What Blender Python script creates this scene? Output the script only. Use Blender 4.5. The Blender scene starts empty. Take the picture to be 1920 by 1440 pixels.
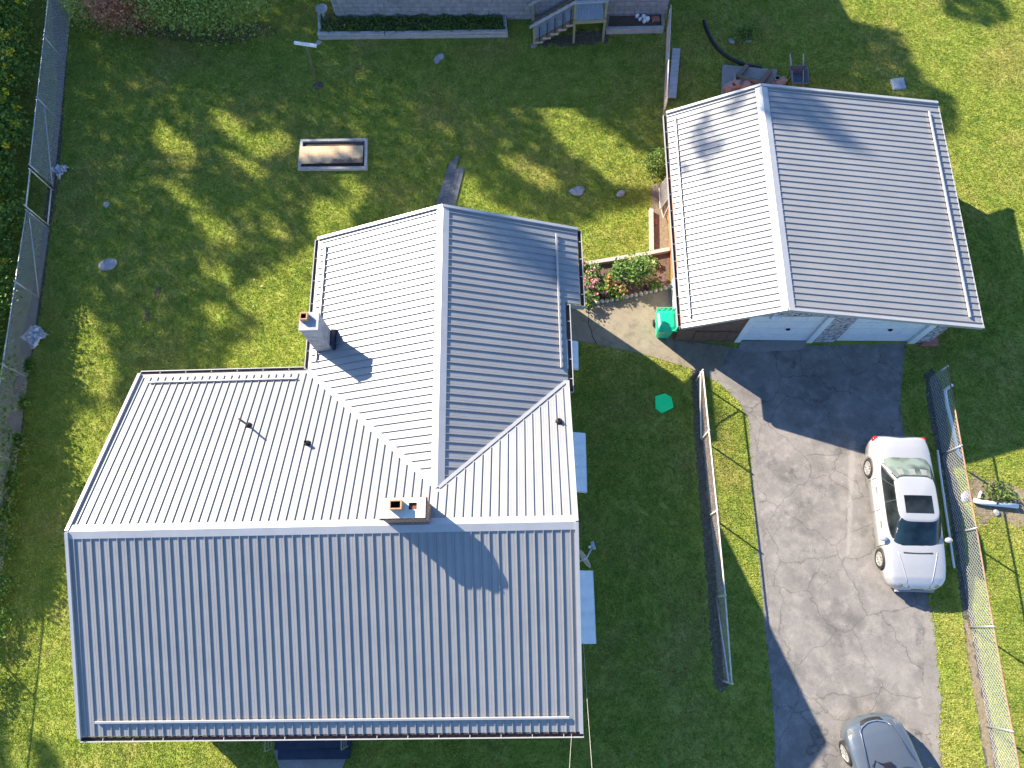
import bpy, bmesh, math, random
import numpy as np
from mathutils import Vector, Matrix
random.seed(7); rng = np.random.default_rng(7)
sc = bpy.context.scene
R_ = math.radians

# ------------------------------------------------------------------ camera
CAM_H = 23.0
TILT, ROLL, FPX = 0.33396, -0.12222, 1352.22        # tilt from straight down, roll, focal length in photo pixels
_r0 = np.array([1, 0, 0.]); _u0 = np.array([0, math.cos(TILT), math.sin(TILT)]); FW = np.array([0, math.sin(TILT), -math.cos(TILT)])
RT = _r0*math.cos(ROLL) + _u0*math.sin(ROLL); UP = -_r0*math.sin(ROLL) + _u0*math.cos(ROLL)
cam = bpy.data.cameras.new('camera'); camo = bpy.data.objects.new('camera', cam); sc.collection.objects.link(camo)
camo.matrix_world = Matrix(((RT[0], UP[0], -FW[0], 0), (RT[1], UP[1], -FW[1], 0), (RT[2], UP[2], -FW[2], CAM_H), (0, 0, 0, 1)))
cam.sensor_width = 36; cam.lens = FPX/1920*36; cam.clip_end = 2000; cam.clip_start = .1
sc.camera = camo

# ------------------------------------------------------------------ light
SUN_EL, SUN_AZ = R_(30.2), R_(135.5)                 # where the sun stands: up-left of the picture (angle from +X)
SUNV = np.array([math.cos(SUN_EL)*math.cos(SUN_AZ), math.cos(SUN_EL)*math.sin(SUN_AZ), math.sin(SUN_EL)])
w = bpy.data.worlds.new("World"); sc.world = w; w.use_nodes = True
nt = w.node_tree; nt.nodes.clear()
sky = nt.nodes.new('ShaderNodeTexSky'); sky.sky_type = 'NISHITA'; sky.sun_disc = False
sky.sun_elevation = SUN_EL; sky.sun_rotation = math.pi/2 - SUN_AZ
sky.air_density = 1.0; sky.dust_density = .4; sky.ozone_density = 3.5
bg = nt.nodes.new('ShaderNodeBackground'); bg.inputs[1].default_value = .084
out = nt.nodes.new('ShaderNodeOutputWorld')
tint = nt.nodes.new('ShaderNodeMix'); tint.data_type = 'RGBA'; tint.blend_type = 'MULTIPLY'; tint.inputs[0].default_value = 1; tint.inputs[7].default_value = (.80, .98, 1.18, 1)
nt.links.new(sky.outputs[0], tint.inputs[6]); nt.links.new(tint.outputs[2], bg.inputs[0]); nt.links.new(bg.outputs[0], out.inputs[0])
sl = bpy.data.lights.new('sun', 'SUN'); sl.energy = 5.0; sl.angle = R_(.53); sl.color = (1, .89, .73)
so = bpy.data.objects.new('sun', sl); sc.collection.objects.link(so)
so.rotation_euler = Vector(-SUNV).to_track_quat('-Z', 'Y').to_euler()
sc.view_settings.view_transform = 'Standard'; sc.view_settings.look = 'None'
sc.view_settings.exposure = 1.65; sc.view_settings.gamma = 1
sc.cycles.max_bounces = 6; sc.cycles.diffuse_bounces = 2; sc.cycles.glossy_bounces = 3

# ------------------------------------------------------------------ helpers
def P(u, v, z=0.0):
    """point of the place at height z seen at photo pixel (u, v)"""
    d = FW + RT*(u-960)/FPX - UP*(v-720)/FPX
    s = (z-CAM_H)/d[2]
    return np.array([0, 0, CAM_H]) + d*s
def project(pts):
    q = np.asarray(pts, float) - np.array([0, 0, CAM_H]); z = q@FW
    z = np.where(z < .1, 1e9, z)
    return np.stack([960+FPX*(q@RT)/z, 720-FPX*(q@UP)/z], -1)
def inpoly(pts, poly):
    x, y = pts[:, 0], pts[:, 1]; r = np.zeros(len(x), bool); n = len(poly)
    for i in range(n):
        x1, y1 = poly[i][:2]; x2, y2 = poly[(i+1) % n][:2]
        if y1 == y2: continue
        c = ((y1 > y) != (y2 > y)) & (x < (x2-x1)*(y-y1)/(y2-y1)+x1); r ^= c
    return r
def V(*a): return np.array(a, float)

def tag(o, label=None, cat=None, group=None, kind=None):
    if label: o['label'] = label
    if cat: o['category'] = cat
    if group: o['group'] = group
    if kind: o['kind'] = kind
    return o
def thing(name, label, cat, loc=(0, 0, 0), rotz=0, group=None):
    o = bpy.data.objects.new(name, None); sc.collection.objects.link(o)
    o.location = tuple(map(float, loc)); o.rotation_euler = (0, 0, rotz); o.empty_display_size = .2
    return tag(o, label, cat, group)

class MB:
    """collects shapes, then links them as ONE mesh object"""
    def __init__(s): s.v = []; s.f = []; s.m = []
    def add(s, vs, fs, m=0):
        b = len(s.v); s.v += [tuple(map(float, p)) for p in vs]
        s.f += [tuple(b+i for i in f) for f in fs]; s.m += [m]*len(fs); return s
    def poly(s, vs, m=0): return s.add(vs, [tuple(range(len(vs)))], m)
    def prism(s, bot, top, m=0):
        n = len(bot); fs = [tuple(range(n-1, -1, -1)), tuple(range(n, 2*n))]
        fs += [(i, (i+1) % n, n+(i+1) % n, n+i) for i in range(n)]
        return s.add(list(bot)+list(top), fs, m)
    def box(s, x0, x1, y0, y1, z0, z1, m=0):
        b = [(x0, y0, z0), (x1, y0, z0), (x1, y1, z0), (x0, y1, z0)]; t = [(x, y, z1) for x, y, z in b]
        return s.prism(b, t, m)
    def bar(s, a, b, w, h, up=(0, 0, 1), m=0):
        """rectangular bar from a to b, w across, h along up"""
        a, b, up = V(*a), V(*b), V(*up); d = b-a; d /= np.linalg.norm(d)+1e-9
        r = np.cross(d, up)
        if np.linalg.norm(r) < 1e-4: r = np.cross(d, V(1, 0, 0))
        r /= np.linalg.norm(r); u = np.cross(r, d)
        o = [r*w/2*i + u*h/2*j for i, j in ((-1, -1), (1, -1), (1, 1), (-1, 1))]
        return s.prism([a+q for q in o], [b+q for q in o], m)
    def tube(s, pts, rad, n=8, m=0, cap=True):
        pts = [V(*p) for p in pts]; rings = []
        rads = rad if hasattr(rad, '__len__') else [rad]*len(pts)
        prev = None
        for i, p in enumerate(pts):
            d = pts[min(i+1, len(pts)-1)]-pts[max(i-1, 0)]; d = d/(np.linalg.norm(d)+1e-9)
            if prev is None:
                prev = np.cross(d, V(0, 0, 1) if abs(d[2]) < .9 else V(1, 0, 0))
            r = prev-d*(prev@d); r /= np.linalg.norm(r)+1e-9; prev = r; u = np.cross(d, r)
            rings.append([p+rads[i]*(r*math.cos(2*math.pi*k/n)+u*math.sin(2*math.pi*k/n)) for k in range(n)])
        b = len(s.v); s.v += [tuple(map(float, q)) for r in rings for q in r]; fs = []
        for i in range(len(pts)-1):
            for k in range(n):
                fs.append((b+i*n+k, b+i*n+(k+1) % n, b+(i+1)*n+(k+1) % n, b+(i+1)*n+k))
        if cap:
            fs.append(tuple(b+k for k in range(n-1, -1, -1))); fs.append(tuple(b+(len(pts)-1)*n+k for k in range(n)))
        s.f += fs; s.m += [m]*len(fs); return s
    def lathe(s, prof, n=20, c=(0, 0, 0), m=0):
        vs = [(c[0]+r*math.cos(2*math.pi*k/n), c[1]+r*math.sin(2*math.pi*k/n), c[2]+z) for r, z in prof for k in range(n)]
        fs = [(i*n+k, i*n+(k+1) % n, (i+1)*n+(k+1) % n, (i+1)*n+k) for i in range(len(prof)-1) for k in range(n)]
        return s.add(vs, fs, m)
    def blob(s, c, r, m=0, seed=0, sub=2, rough=.25):
        """irregular stone"""
        bm = bmesh.new(); bmesh.ops.create_icosphere(bm, subdivisions=sub, radius=1)
        rr = np.random.default_rng(seed); k = rr.normal(size=(6, 3))*1.6; ph = rr.uniform(0, 6, 6)
        vs = []
        for q in bm.verts:
            p = np.array(q.co); f = 1+rough*np.mean(np.sin(k@p+ph))*1.6
            vs.append(V(*c)+p*f*V(*r))
        fs = [tuple(x.index for x in f.verts) for f in bm.faces]; bm.free()
        return s.add(vs, fs, m)
    def build(s, name, mats, parent=None, smooth=False, recalc=True):
        me = bpy.data.meshes.new(name); me.from_pydata(s.v, [], s.f); me.update()
        for mt in (mats if isinstance(mats, (list, tuple)) else [mats]): me.materials.append(mt)
        me.polygons.foreach_set('material_index', s.m)
        if smooth: me.polygons.foreach_set('use_smooth', [True]*len(s.f))
        if recalc:
            bm = bmesh.new(); bm.from_mesh(me); bmesh.ops.recalc_face_normals(bm, faces=bm.faces); bm.to_mesh(me); bm.free()
        o = bpy.data.objects.new(name, me); sc.collection.objects.link(o)
        if parent: o.parent = parent
        return o
def local(pts, root):
    """world points into the frame of an empty that is only moved and turned about z"""
    a = root.rotation_euler.z; c, s_ = math.cos(a), math.sin(a); L = np.array(root.location)
    q = np.atleast_2d(np.asarray(pts, float)) - L
    return np.stack([c*q[:, 0]+s_*q[:, 1], -s_*q[:, 0]+c*q[:, 1], q[:, 2]], -1)
def copy_tree(o, parent=None):
    c = o.copy(); sc.collection.objects.link(c)
    if parent: c.parent = parent
    for ch in list(o.children): copy_tree(ch, c)
    return c
def fast_mesh(name, verts, faces_n, mat, parent=None, nper=4, smooth=False):
    """big meshes of loose quads or triangles from a numpy array (N*nper, 3)"""
    me = bpy.data.meshes.new(name); nv = len(verts); nf = nv//nper
    me.vertices.add(nv); me.vertices.foreach_set('co', verts.astype(np.float32).ravel())
    me.loops.add(nv); me.loops.foreach_set('vertex_index', np.arange(nv, dtype=np.int32))
    me.polygons.add(nf); me.polygons.foreach_set('loop_start', np.arange(0, nv, nper, dtype=np.int32))
    me.polygons.foreach_set('loop_total', np.full(nf, nper, np.int32))
    me.update(calc_edges=True); me.validate()
    me.materials.append(mat)
    o = bpy.data.objects.new(name, me); sc.collection.objects.link(o)
    if parent: o.parent = parent
    return o
def leaves(name, cen, size, mat, parent=None, updown=.5, aspect=.6, seed=1):
    """leaf-shaped quads at centres cen, random lean"""
    r = np.random.default_rng(seed); n = len(cen)
    nrm = r.normal(size=(n, 3)); nrm[:, 2] = np.abs(nrm[:, 2])+updown; nrm /= np.linalg.norm(nrm, axis=1)[:, None]
    a = np.cross(nrm, r.normal(size=(n, 3))); a /= np.linalg.norm(a, axis=1)[:, None]; b = np.cross(nrm, a)
    s_ = r.uniform(*size, n)[:, None]
    q = np.stack([cen-a*s_*.5, cen+b*s_*aspect*.5+nrm*s_*.08, cen+a*s_*.5, cen-b*s_*aspect*.5+nrm*s_*.08], 1)
    return fast_mesh(name, q.reshape(-1, 3), None, mat, parent)

# ------------------------------------------------------------------ materials
class NT:
    def __init__(s, name):
        s.mat = bpy.data.materials.new(name); s.mat.use_nodes = True; s.t = s.mat.node_tree; s.t.nodes.clear()
        s.o = s.n('ShaderNodeOutputMaterial'); s.b = s.n('ShaderNodeBsdfPrincipled'); s.l(s.b.outputs[0], s.o.inputs[0])
        s.tc = s.n('ShaderNodeTexCoord').outputs['Object']
        s.geo = s.n('ShaderNodeNewGeometry').outputs['Position']
    def n(s, t, **k):
        x = s.t.nodes.new(t)
        for a, b in k.items(): setattr(x, a, b)
        return x
    def l(s, a, b): s.t.links.new(a, b)
    def noise(s, scale, detail=4, rough=.55, vec=None, dist=0):
        x = s.n('ShaderNodeTexNoise'); x.inputs['Scale'].default_value = scale; x.inputs['Detail'].default_value = detail
        x.inputs['Roughness'].default_value = rough; x.inputs['Distortion'].default_value = dist
        s.l(vec if vec is not None else s.geo, x.inputs['Vector']); return x.outputs[0]
    def ramp(s, fac, stops):
        x = s.n('ShaderNodeValToRGB'); e = x.color_ramp.elements
        while len(e) < len(stops): e.new(.5)
        for q, (p, c) in zip(e, stops):
            q.position = p; q.color = (c, c, c, 1) if not hasattr(c, '__len__') else (*c, 1)
        s.l(fac, x.inputs[0]); return x.outputs[0]
    def mix(s, fac, a, b, mode='MIX'):
        x = s.n('ShaderNodeMix', data_type='RGBA', blend_type=mode)
        for sock, val in ((x.inputs[0], fac), (x.inputs[6], a), (x.inputs[7], b)):
            if hasattr(val, 'is_linked'): s.l(val, sock)
            elif hasattr(val, '__len__'): sock.default_value = (*val, 1)
            else: sock.default_value = val
        return x.outputs[2]
    def math(s, op, a, b=0, c=0):
        x = s.n('ShaderNodeMath', operation=op)
        for sock, val in zip(x.inputs, (a, b, c)):
            if hasattr(val, 'is_linked'): s.l(val, sock)
            else: sock.default_value = val
        return x.outputs[0]
    def scale(s, v, sx, sy, sz, rot=0):
        x = s.n('ShaderNodeMapping'); x.inputs['Scale'].default_value = (sx, sy, sz); x.inputs['Rotation'].default_value = (0, 0, rot)
        s.l(v, x.inputs[0]); return x.outputs[0]
    def bump(s, h, strength=.3, dist=.02):
        x = s.n('ShaderNodeBump'); x.inputs['Strength'].default_value = strength; x.inputs['Distance'].default_value = dist
        s.l(h, x.inputs['Height']); s.l(x.outputs[0], s.b.inputs['Normal'])
    def set(s, col=None, rough=.6, metal=0, spec=.5, coat=0):
        if col is not None:
            if hasattr(col, 'is_linked'): s.l(col, s.b.inputs['Base Color'])
            else: s.b.inputs['Base Color'].default_value = (*col, 1)
        if hasattr(rough, 'is_linked'): s.l(rough, s.b.inputs['Roughness'])
        else: s.b.inputs['Roughness'].default_value = rough
        s.b.inputs['Metallic'].default_value = metal; s.b.inputs['Specular IOR Level'].default_value = spec
        s.b.inputs['Coat Weight'].default_value = coat; s.b.inputs['Coat Roughness'].default_value = .05
        return s.mat
def varied(name, c, var=.25, scale=8, rough=.6, metal=0, spec=.4, bump=.0, coat=0, dark=None):
    t = NT(name); n = t.noise(scale, 5, .6)
    lo = tuple(x*(1-var) for x in (dark or c)); hi = tuple(min(1, x*(1+var)) for x in c)
    col = t.ramp(n, [(.3, lo), (.7, hi)])
    if bump: t.bump(t.noise(scale*6, 4), bump, .01)
    return t.set(col, rough, metal, spec, coat)

def grass_material(name, tuft):
    t = NT(name)
    big = t.noise(.35, 3, .6); mid = t.noise(1.6, 4, .65); fine = t.noise(14, 3, .7)
    g = t.ramp(mid, [(.28, (.185, .268, .048)), (.5, (.285, .345, .066)), (.72, (.375, .405, .097))])
    g2 = t.ramp(mid, [(.3, (.30, .30, .075)), (.7, (.42, .38, .14))])
    g = t.mix(t.ramp(big, [(.47, 0.), (.68, .8)]), g, g2)
    clover = t.noise(3.1, 4, .6, t.scale(t.geo, 1.0, 1.3, 1))
    g = t.mix(t.ramp(clover, [(.60, 0.), (.72, .65)]), g, (.155, .285, .08))
    straw = t.noise(2.3, 5, .7, t.scale(t.geo, 1.2, .9, 1, .5))
    g = t.mix(t.ramp(straw, [(.61, 0.), (.74, .75)]), g, (.36, .29, .13))
    v = t.ramp(fine, [(.25, (.72, .74, .7)), (.75, (1.25, 1.22, 1.2))])
    g = t.mix(1.0, g, v, 'MULTIPLY')
    if tuft:
        isl = t.n('ShaderNodeNewGeometry').outputs['Random Per Island']
        g = t.mix(1.0, g, t.ramp(isl, [(0, (.6, .65, .6)), (.8, (1.25, 1.2, 1.1)), (.97, (1.6, 1.5, 1.3)), (1, (2.2, 1.9, 1.6))]), 'MULTIPLY')
        m = t.set(g, .55, 0, .25)
        # a little light passes through the blades
        tr = t.n('ShaderNodeBsdfTranslucent'); t.l(t.mix(1.0, g, (1.1, 1.25, .6), 'MULTIPLY'), tr.inputs[0])
        mx = t.n('ShaderNodeMixShader'); mx.inputs[0].default_value = .4
        t.l(t.b.outputs[0], mx.inputs[1]); t.l(tr.outputs[0], mx.inputs[2]); t.l(mx.outputs[0], t.o.inputs[0])
        return m
    g = t.mix(1.0, g, (.88, .86, .78), 'MULTIPLY')
    t.bump(t.noise(22, 4, .7), .9, .05)
    return t.set(g, .9, 0, .1)
def foliage_material(name, c1, c2, c3, sc_=6, trans=.3):
    t = NT(name); n = t.noise(sc_, 3, .6); isl = t.n('ShaderNodeNewGeometry').outputs['Random Per Island']
    c = t.ramp(t.math('ADD', t.math('MULTIPLY', n, .5), t.math('MULTIPLY', isl, .5)), [(.25, c1), (.5, c2), (.8, c3)])
    m = t.set(c, .5, 0, .3)
    tr = t.n('ShaderNodeBsdfTranslucent'); t.l(c, tr.inputs[0])
    mx = t.n('ShaderNodeMixShader'); mx.inputs[0].default_value = trans
    t.l(t.b.outputs[0], mx.inputs[1]); t.l(tr.outputs[0], mx.inputs[2]); t.l(mx.outputs[0], t.o.inputs[0])
    return m
def asphalt_material():
    t = NT('asphalt')
    big = t.noise(.55, 4, .6); mid = t.noise(2.4, 5, .65); fine = t.noise(45, 3, .7)
    c = t.ramp(big, [(.3, (.130, .121, .113)), (.7, (.235, .218, .200))])
    c = t.mix(t.ramp(mid, [(.45, 0.), (.75, .7)]), c, (.32, .293, .265))
    c = t.mix(t.ramp(t.noise(1.3, 3, .5, t.scale(t.geo, 1, 1, 1, 1.0)), [(.56, 0.), (.7, .6)]), c, (.105, .10, .096))
    c = t.mix(1.0, c, t.ramp(fine, [(.25, .78), (.75, 1.2)]), 'MULTIPLY')
    # crack network, two sizes, wandering
    def cracks(scale, width, seed):
        wv = t.n('ShaderNodeVectorMath', operation='ADD'); nz = t.n('ShaderNodeTexNoise'); nz.inputs['Scale'].default_value = 1.7; nz.inputs['Detail'].default_value = 6
        t.l(t.scale(t.geo, 1, 1, 1, seed), nz.inputs['Vector'])
        ms = t.n('ShaderNodeVectorMath', operation='SCALE'); ms.inputs[3].default_value = .55; t.l(nz.outputs[1], ms.inputs[0])
        t.l(t.scale(t.geo, 1, 1, 0, seed), wv.inputs[0]); t.l(ms.outputs[0], wv.inputs[1])
        vo = t.n('ShaderNodeTexVoronoi', feature='DISTANCE_TO_EDGE'); vo.inputs['Scale'].default_value = scale; t.l(wv.outputs[0], vo.inputs['Vector'])
        return t.ramp(vo.outputs['Distance'], [(0, 1.), (width*.7, 0.)])
    k1 = cracks(.62, .017, .4); k2 = t.mix(t.ramp(t.noise(.6, 2), [(.48, 0.), (.56, 1.)]), (0, 0, 0), cracks(2.3, .024, 1.9))
    c = t.mix(t.math('MULTIPLY', k1, .6), c, (.06, .058, .055)); c = t.mix(t.math('MULTIPLY', k2, .55), c, (.06, .058, .055))
    k3 = t.mix(t.ramp(t.noise(.45, 3, .6, t.scale(t.geo, 1, 1, 1, 2.2)), [(.50, 0.), (.60, 1.)]), (0, 0, 0), cracks(4.6, .03, 2.7))
    c = t.mix(t.math('MULTIPLY', k3, .45), c, (.07, .065, .06))
    sp_ = t.n('ShaderNodeSeparateXYZ'); t.l(t.geo, sp_.inputs[0])
    a_, b_ = P(1598, 850), P(1590, 1040); nx, ny = (b_-a_)[1], -(b_-a_)[0]; L_ = math.hypot(nx, ny); nx /= L_; ny /= L_
    dist = t.math('ABSOLUTE', t.math('ADD', t.math('ADD', t.math('MULTIPLY', sp_.outputs[0], nx), t.math('MULTIPLY', sp_.outputs[1], ny)), -(a_[0]*nx+a_[1]*ny)))
    dist = t.math('ADD', dist, t.math('MULTIPLY', t.math('SUBTRACT', t.noise(1.5, 4), .5), .28))
    ln_ = t.math('MULTIPLY', t.ramp(dist, [(.05, 1.), (.11, 0.)]), t.math('MULTIPLY', t.math('GREATER_THAN', sp_.outputs[1], b_[1]), t.math('LESS_THAN', sp_.outputs[1], a_[1]+.4)))
    c = t.mix(t.math('MULTIPLY', ln_, .5), c, (.31, .29, .27))
    for (u_, v_, r_, col_, st_) in ((1478, 885, .55, (.05, .046, .042), .75), (1452, 850, .9, (.30, .275, .25), .6), (1722, 1378, .35, (.05, .045, .04), .7), (1460, 965, .8, (.33, .30, .275), .55), (1440, 1180, 1.2, (.25, .235, .22), .4)):
        q_ = P(u_, v_); dn = t.n('ShaderNodeVectorMath', operation='DISTANCE'); t.l(t.geo, dn.inputs[0]); dn.inputs[1].default_value = tuple(q_)
        mk = t.math('MULTIPLY', t.ramp(t.math('DIVIDE', dn.outputs['Value'], r_), [(.2, 1.), (1., 0.)]), t.ramp(t.noise(4.5, 5, .7), [(.46, 0.), (.62, 1.)]))
        c = t.mix(t.math('MULTIPLY', mk, st_), c, col_)
    # small pale chips
    sp = t.n('ShaderNodeTexVoronoi'); sp.inputs['Scale'].default_value = 3.4; t.l(t.geo, sp.inputs['Vector'])
    c = t.mix(t.ramp(sp.outputs['Distance'], [(.02, .8), (.07, 0.)]), c, (.36, .35, .34))
    t.bump(fine, .35, .01)
    return t.set(c, .85, 0, .3)
def concrete_material(name, base, stain=(.10, .09, .075)):
    t = NT(name); a = t.noise(1.1, 5, .62); f = t.noise(26, 4, .7)
    c = t.ramp(a, [(.3, tuple(x*.72 for x in base)), (.65, base)])
    c = t.mix(t.ramp(t.noise(2.7, 6, .7, t.scale(t.geo, 1, 1, 1, .7)), [(.5, 0.), (.72, .7)]), c, stain)
    c = t.mix(1.0, c, t.ramp(f, [(.25, .8), (.75, 1.16)]), 'MULTIPLY')
    t.bump(f, .3, .01)
    return t.set(c, .85, 0, .3)
def soil_material(name, c1, c2, stones=True, scale=9):
    t = NT(name); n = t.noise(scale, 6, .75); c = t.ramp(n, [(.3, c1), (.7, c2)])
    if stones:
        vo = t.n('ShaderNodeTexVoronoi'); vo.inputs['Scale'].default_value = 11; t.l(t.geo, vo.inputs['Vector'])
        m = t.math('MULTIPLY', t.ramp(vo.outputs['Distance'], [(.16, 1.), (.24, 0.)]), t.ramp(t.noise(3.5, 3), [(.5, 0.), (.62, 1.)]))
        c = t.mix(m, c, (.34, .32, .30))
    t.bump(n, .8, .04)
    return t.set(c, .95, 0, .1)
def wood_material(name, c1, c2, ax=(1, 12, 12)):
    t = NT(name); g = t.noise(2.2, 6, .65, t.scale(t.tc, *ax)); c = t.ramp(g, [(.3, c1), (.7, c2)])
    c = t.mix(t.ramp(t.noise(3, 4), [(.5, 0.), (.8, .4)]), c, tuple(x*.5 for x in c1))
    t.bump(g, .3, .01)
    return t.set(c, .8, 0, .2)
def roof_material():
    t = NT('roof_metal')
    st = t.noise(1.0, 5, .6); streak = t.noise(3, 4, .6, t.scale(t.tc, 1, 1, 1))
    c = t.ramp(st, [(.3, (.262, .262, .262)), (.7, (.296, .294, .290))])
    c = t.mix(t.ramp(streak, [(.55, 0.), (.8, .25)]), c, (.36, .35, .34))
    r = t.ramp(t.noise(2, 3), [(.3, .40), (.7, .48)])
    return t.set(c, r, .1, .5)
def block_material(name, c1, c2, mortar, bw, bh, yaw=0.0, vert=True, peel=None):
    """masonry courses in object space: x along the wall, z up"""
    t = NT(name); sep = t.n('ShaderNodeSeparateXYZ'); t.l(t.tc, sep.inputs[0])
    cb = t.n('ShaderNodeCombineXYZ')
    t.l(t.math('ADD', sep.outputs[0], sep.outputs[1]), cb.inputs[0]); t.l(sep.outputs[2], cb.inputs[1])
    b = t.n('ShaderNodeTexBrick'); b.inputs['Scale'].default_value = 1; b.inputs['Brick Width'].default_value = bw
    b.inputs['Row Height'].default_value = bh; b.inputs['Mortar Size'].default_value = .012; b.inputs['Mortar Smooth'].default_value = .3
    for k, c in (('Color1', c1), ('Color2', c2), ('Mortar', mortar)): b.inputs[k].default_value = (*c, 1)
    t.l(cb.outputs[0], b.inputs['Vector'])
    c = t.mix(1.0, b.outputs[0], t.ramp(t.noise(5, 5, .65), [(.3, .72), (.7, 1.2)]), 'MULTIPLY')
    if peel: c = t.mix(t.ramp(t.noise(7, 5, .7, t.scale(t.tc, 1, 1, 3)), [(.5, 0.), (.56, 1.)]), c, peel)
    t.bump(b.outputs['Fac'], -.4, .01)
    return t.set(c, .85, 0, .2)
M = {}
M['lawn'] = grass_material('lawn_ground', False); M['grass'] = grass_material('grass_blades', True)
M['asphalt'] = asphalt_material()
M['concrete'] = concrete_material('concrete', (.275, .235, .17)); M['concrete_pale'] = concrete_material('concrete_pale', (.29, .27, .25), (.2, .19, .17))
M['edge_dust'] = concrete_material('edge_dust', (.24, .222, .20), (.15, .135, .11)); M['dirt'] = soil_material('dirt', (.07, .055, .043), (.18, .145, .11)); M['soil'] = soil_material('soil', (.07, .046, .034), (.20, .145, .11), False, 14)
M['gravel'] = soil_material('gravel', (.05, .046, .042), (.14, .13, .115)); M['tan'] = soil_material('tan_soil', (.15, .12, .08), (.30, .245, .17), False)
M['roof'] = roof_material()
M['trim'] = varied('white_trim', (.42, .42, .42), .06, 3, .35, .2); M['gutter_in'] = varied('gutter_inside', (.05, .035, .045), .4, 12, .8)
M['white'] = varied('white_paint', (.74, .75, .75), .06, 5, .45); M['wall'] = varied('house_siding', (.62, .62, .60), .08, 4, .6)
M['brick'] = block_material('red_brick', (.33, .11, .06), (.25, .085, .05), (.42, .38, .33), .21, .075)
M['chblock'] = block_material('chimney_block', (.40, .40, .40), (.36, .36, .37), (.30, .30, .30), .42, .21)
M['block'] = block_material('grey_block', (.30, .32, .34), (.24, .26, .29), (.17, .17, .18), .42, .21)
M['orange_wall'] = block_material('painted_tan_block', (.46, .19, .10), (.42, .17, .09), (.38, .16, .09), .42, .21)
M['brown_wall'] = varied('brown_front_wall', (.145, .085, .06), .25, 5, .7, bump=.2)
M['peel'] = block_material('peeling_boards', (.62, .62, .62), (.56, .56, .57), (.10, .05, .04), 2.3, .11, peel=(.085, .04, .033))
M['cap'] = varied('mortar_cap', (.62, .58, .50), .12, 6, .8, bump=.3); M['flue'] = varied('clay_flue', (.45, .25, .14), .25, 9, .8)
M['soot'] = varied('soot', (.01, .008, .007), .3, 9, .95); M['dark'] = varied('dark_rubber', (.02, .02, .022), .3, 10, .6)
M['galv'] = varied('galvanised_steel', (.50, .51, .53), .15, 9, .4, .7); M['wire'] = varied('fence_wire', (.62, .62, .62), .15, 9, .45, .3)
M['rust'] = varied('rusty_pipe', (.29, .165, .11), .4, 7, .75); M['cream_rail'] = varied('pale_fence_rail', (.66, .60, .50), .2, 6, .55)
M['dwire'] = varied('dull_wire', (.60, .62, .65), .2, 9, .6); M['rwire'] = varied('rusty_wire', (.55, .42, .35), .3, 9, .7)
M['timber'] = wood_material('grey_timber', (.30, .29, .28), (.50, .49, .48)); M['oldwood'] = wood_material('old_wood', (.10, .08, .06), (.23, .19, .14))
M['treated'] = wood_material('treated_wood', (.20, .20, .11), (.34, .33, .22)); M['plank'] = wood_material('dark_plank', (.10, .10, .104), (.20, .20, .21))
M['ply'] = wood_material('plywood', (.50, .33, .17), (.60, .42, .24)); M['deck'] = wood_material('deck_boards', (.25, .28, .30), (.42, .46, .50), (12, 1, 12))
M['pinktimber'] = wood_material('bed_timber', (.34, .29, .25), (.52, .47, .42))
M['stone'] = varied('pale_rock', (.30, .30, .31), .3, 7, .85, bump=.5); M['edging'] = varied('edging_stone', (.50, .42, .33), .3, 9, .85, bump=.4)
M['redbrick'] = varied('loose_red_brick', (.42, .16, .12), .25, 9, .85, bump=.2); M['pinkblock'] = varied('pink_block', (.42, .25, .20), .2, 9, .85, bump=.2)
M['green_bin'] = varied('green_plastic', (.006, .50, .25), .1, 3, .38); M['green_lid'] = varied('green_cover', (.012, .90, .26), .04, 3, .5)
M['navy'] = varied('dark_blue_porch', (.018, .028, .055), .3, 4, .6); M['pvc'] = varied('white_pvc', (.74, .74, .75), .05, 4, .4)
M['barrow'] = varied('grey_tray', (.10, .115, .14), .2, 7, .5); M['black'] = varied('black_plastic', (.012, .014, .02), .2, 10, .5)
M['trash'] = varied('white_sheet', (.55, .55, .58), .2, 9, .7)
M['bark'] = varied('bark', (.09, .065, .045), .4, 8, .9, bump=.6)
M['tree'] = foliage_material('tree_leaves', (.03, .06, .012), (.05, .09, .018), (.08, .12, .03))
M['shrub'] = foliage_material('shrub_leaves', (.06, .12, .018), (.115, .19, .033), (.20, .28, .06))
M['brightshrub'] = foliage_material('conifer_leaves', (.20, .30, .05), (.32, .42, .09), (.45, .52, .17)); M['redshrub'] = foliage_material('red_shrub_leaves', (.34, .15, .08), (.48, .22, .13), (.55, .32, .19))
M['weed'] = foliage_material('weed_leaves', (.07, .14, .022), (.13, .23, .036), (.24, .36, .07))
M['goldflower'] = foliage_material('yellow_flowers', (.70, .56, .01), (.80, .64, .015), (.85, .70, .04), trans=.15)
M['pink'] = foliage_material('pink_flowers', (.55, .16, .22), (.70, .30, .33), (.75, .42, .38), trans=.15)
M['orange'] = foliage_material('orange_flowers', (.55, .20, .05), (.66, .32, .12), (.70, .42, .24), trans=.15)
M['brightleaf'] = foliage_material('bed_leaves', (.10, .19, .035), (.17, .28, .06), (.24, .36, .12))
M['dryleaf'] = foliage_material('dry_leaf', (.38, .34, .14), (.45, .40, .20), (.48, .42, .22))

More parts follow.
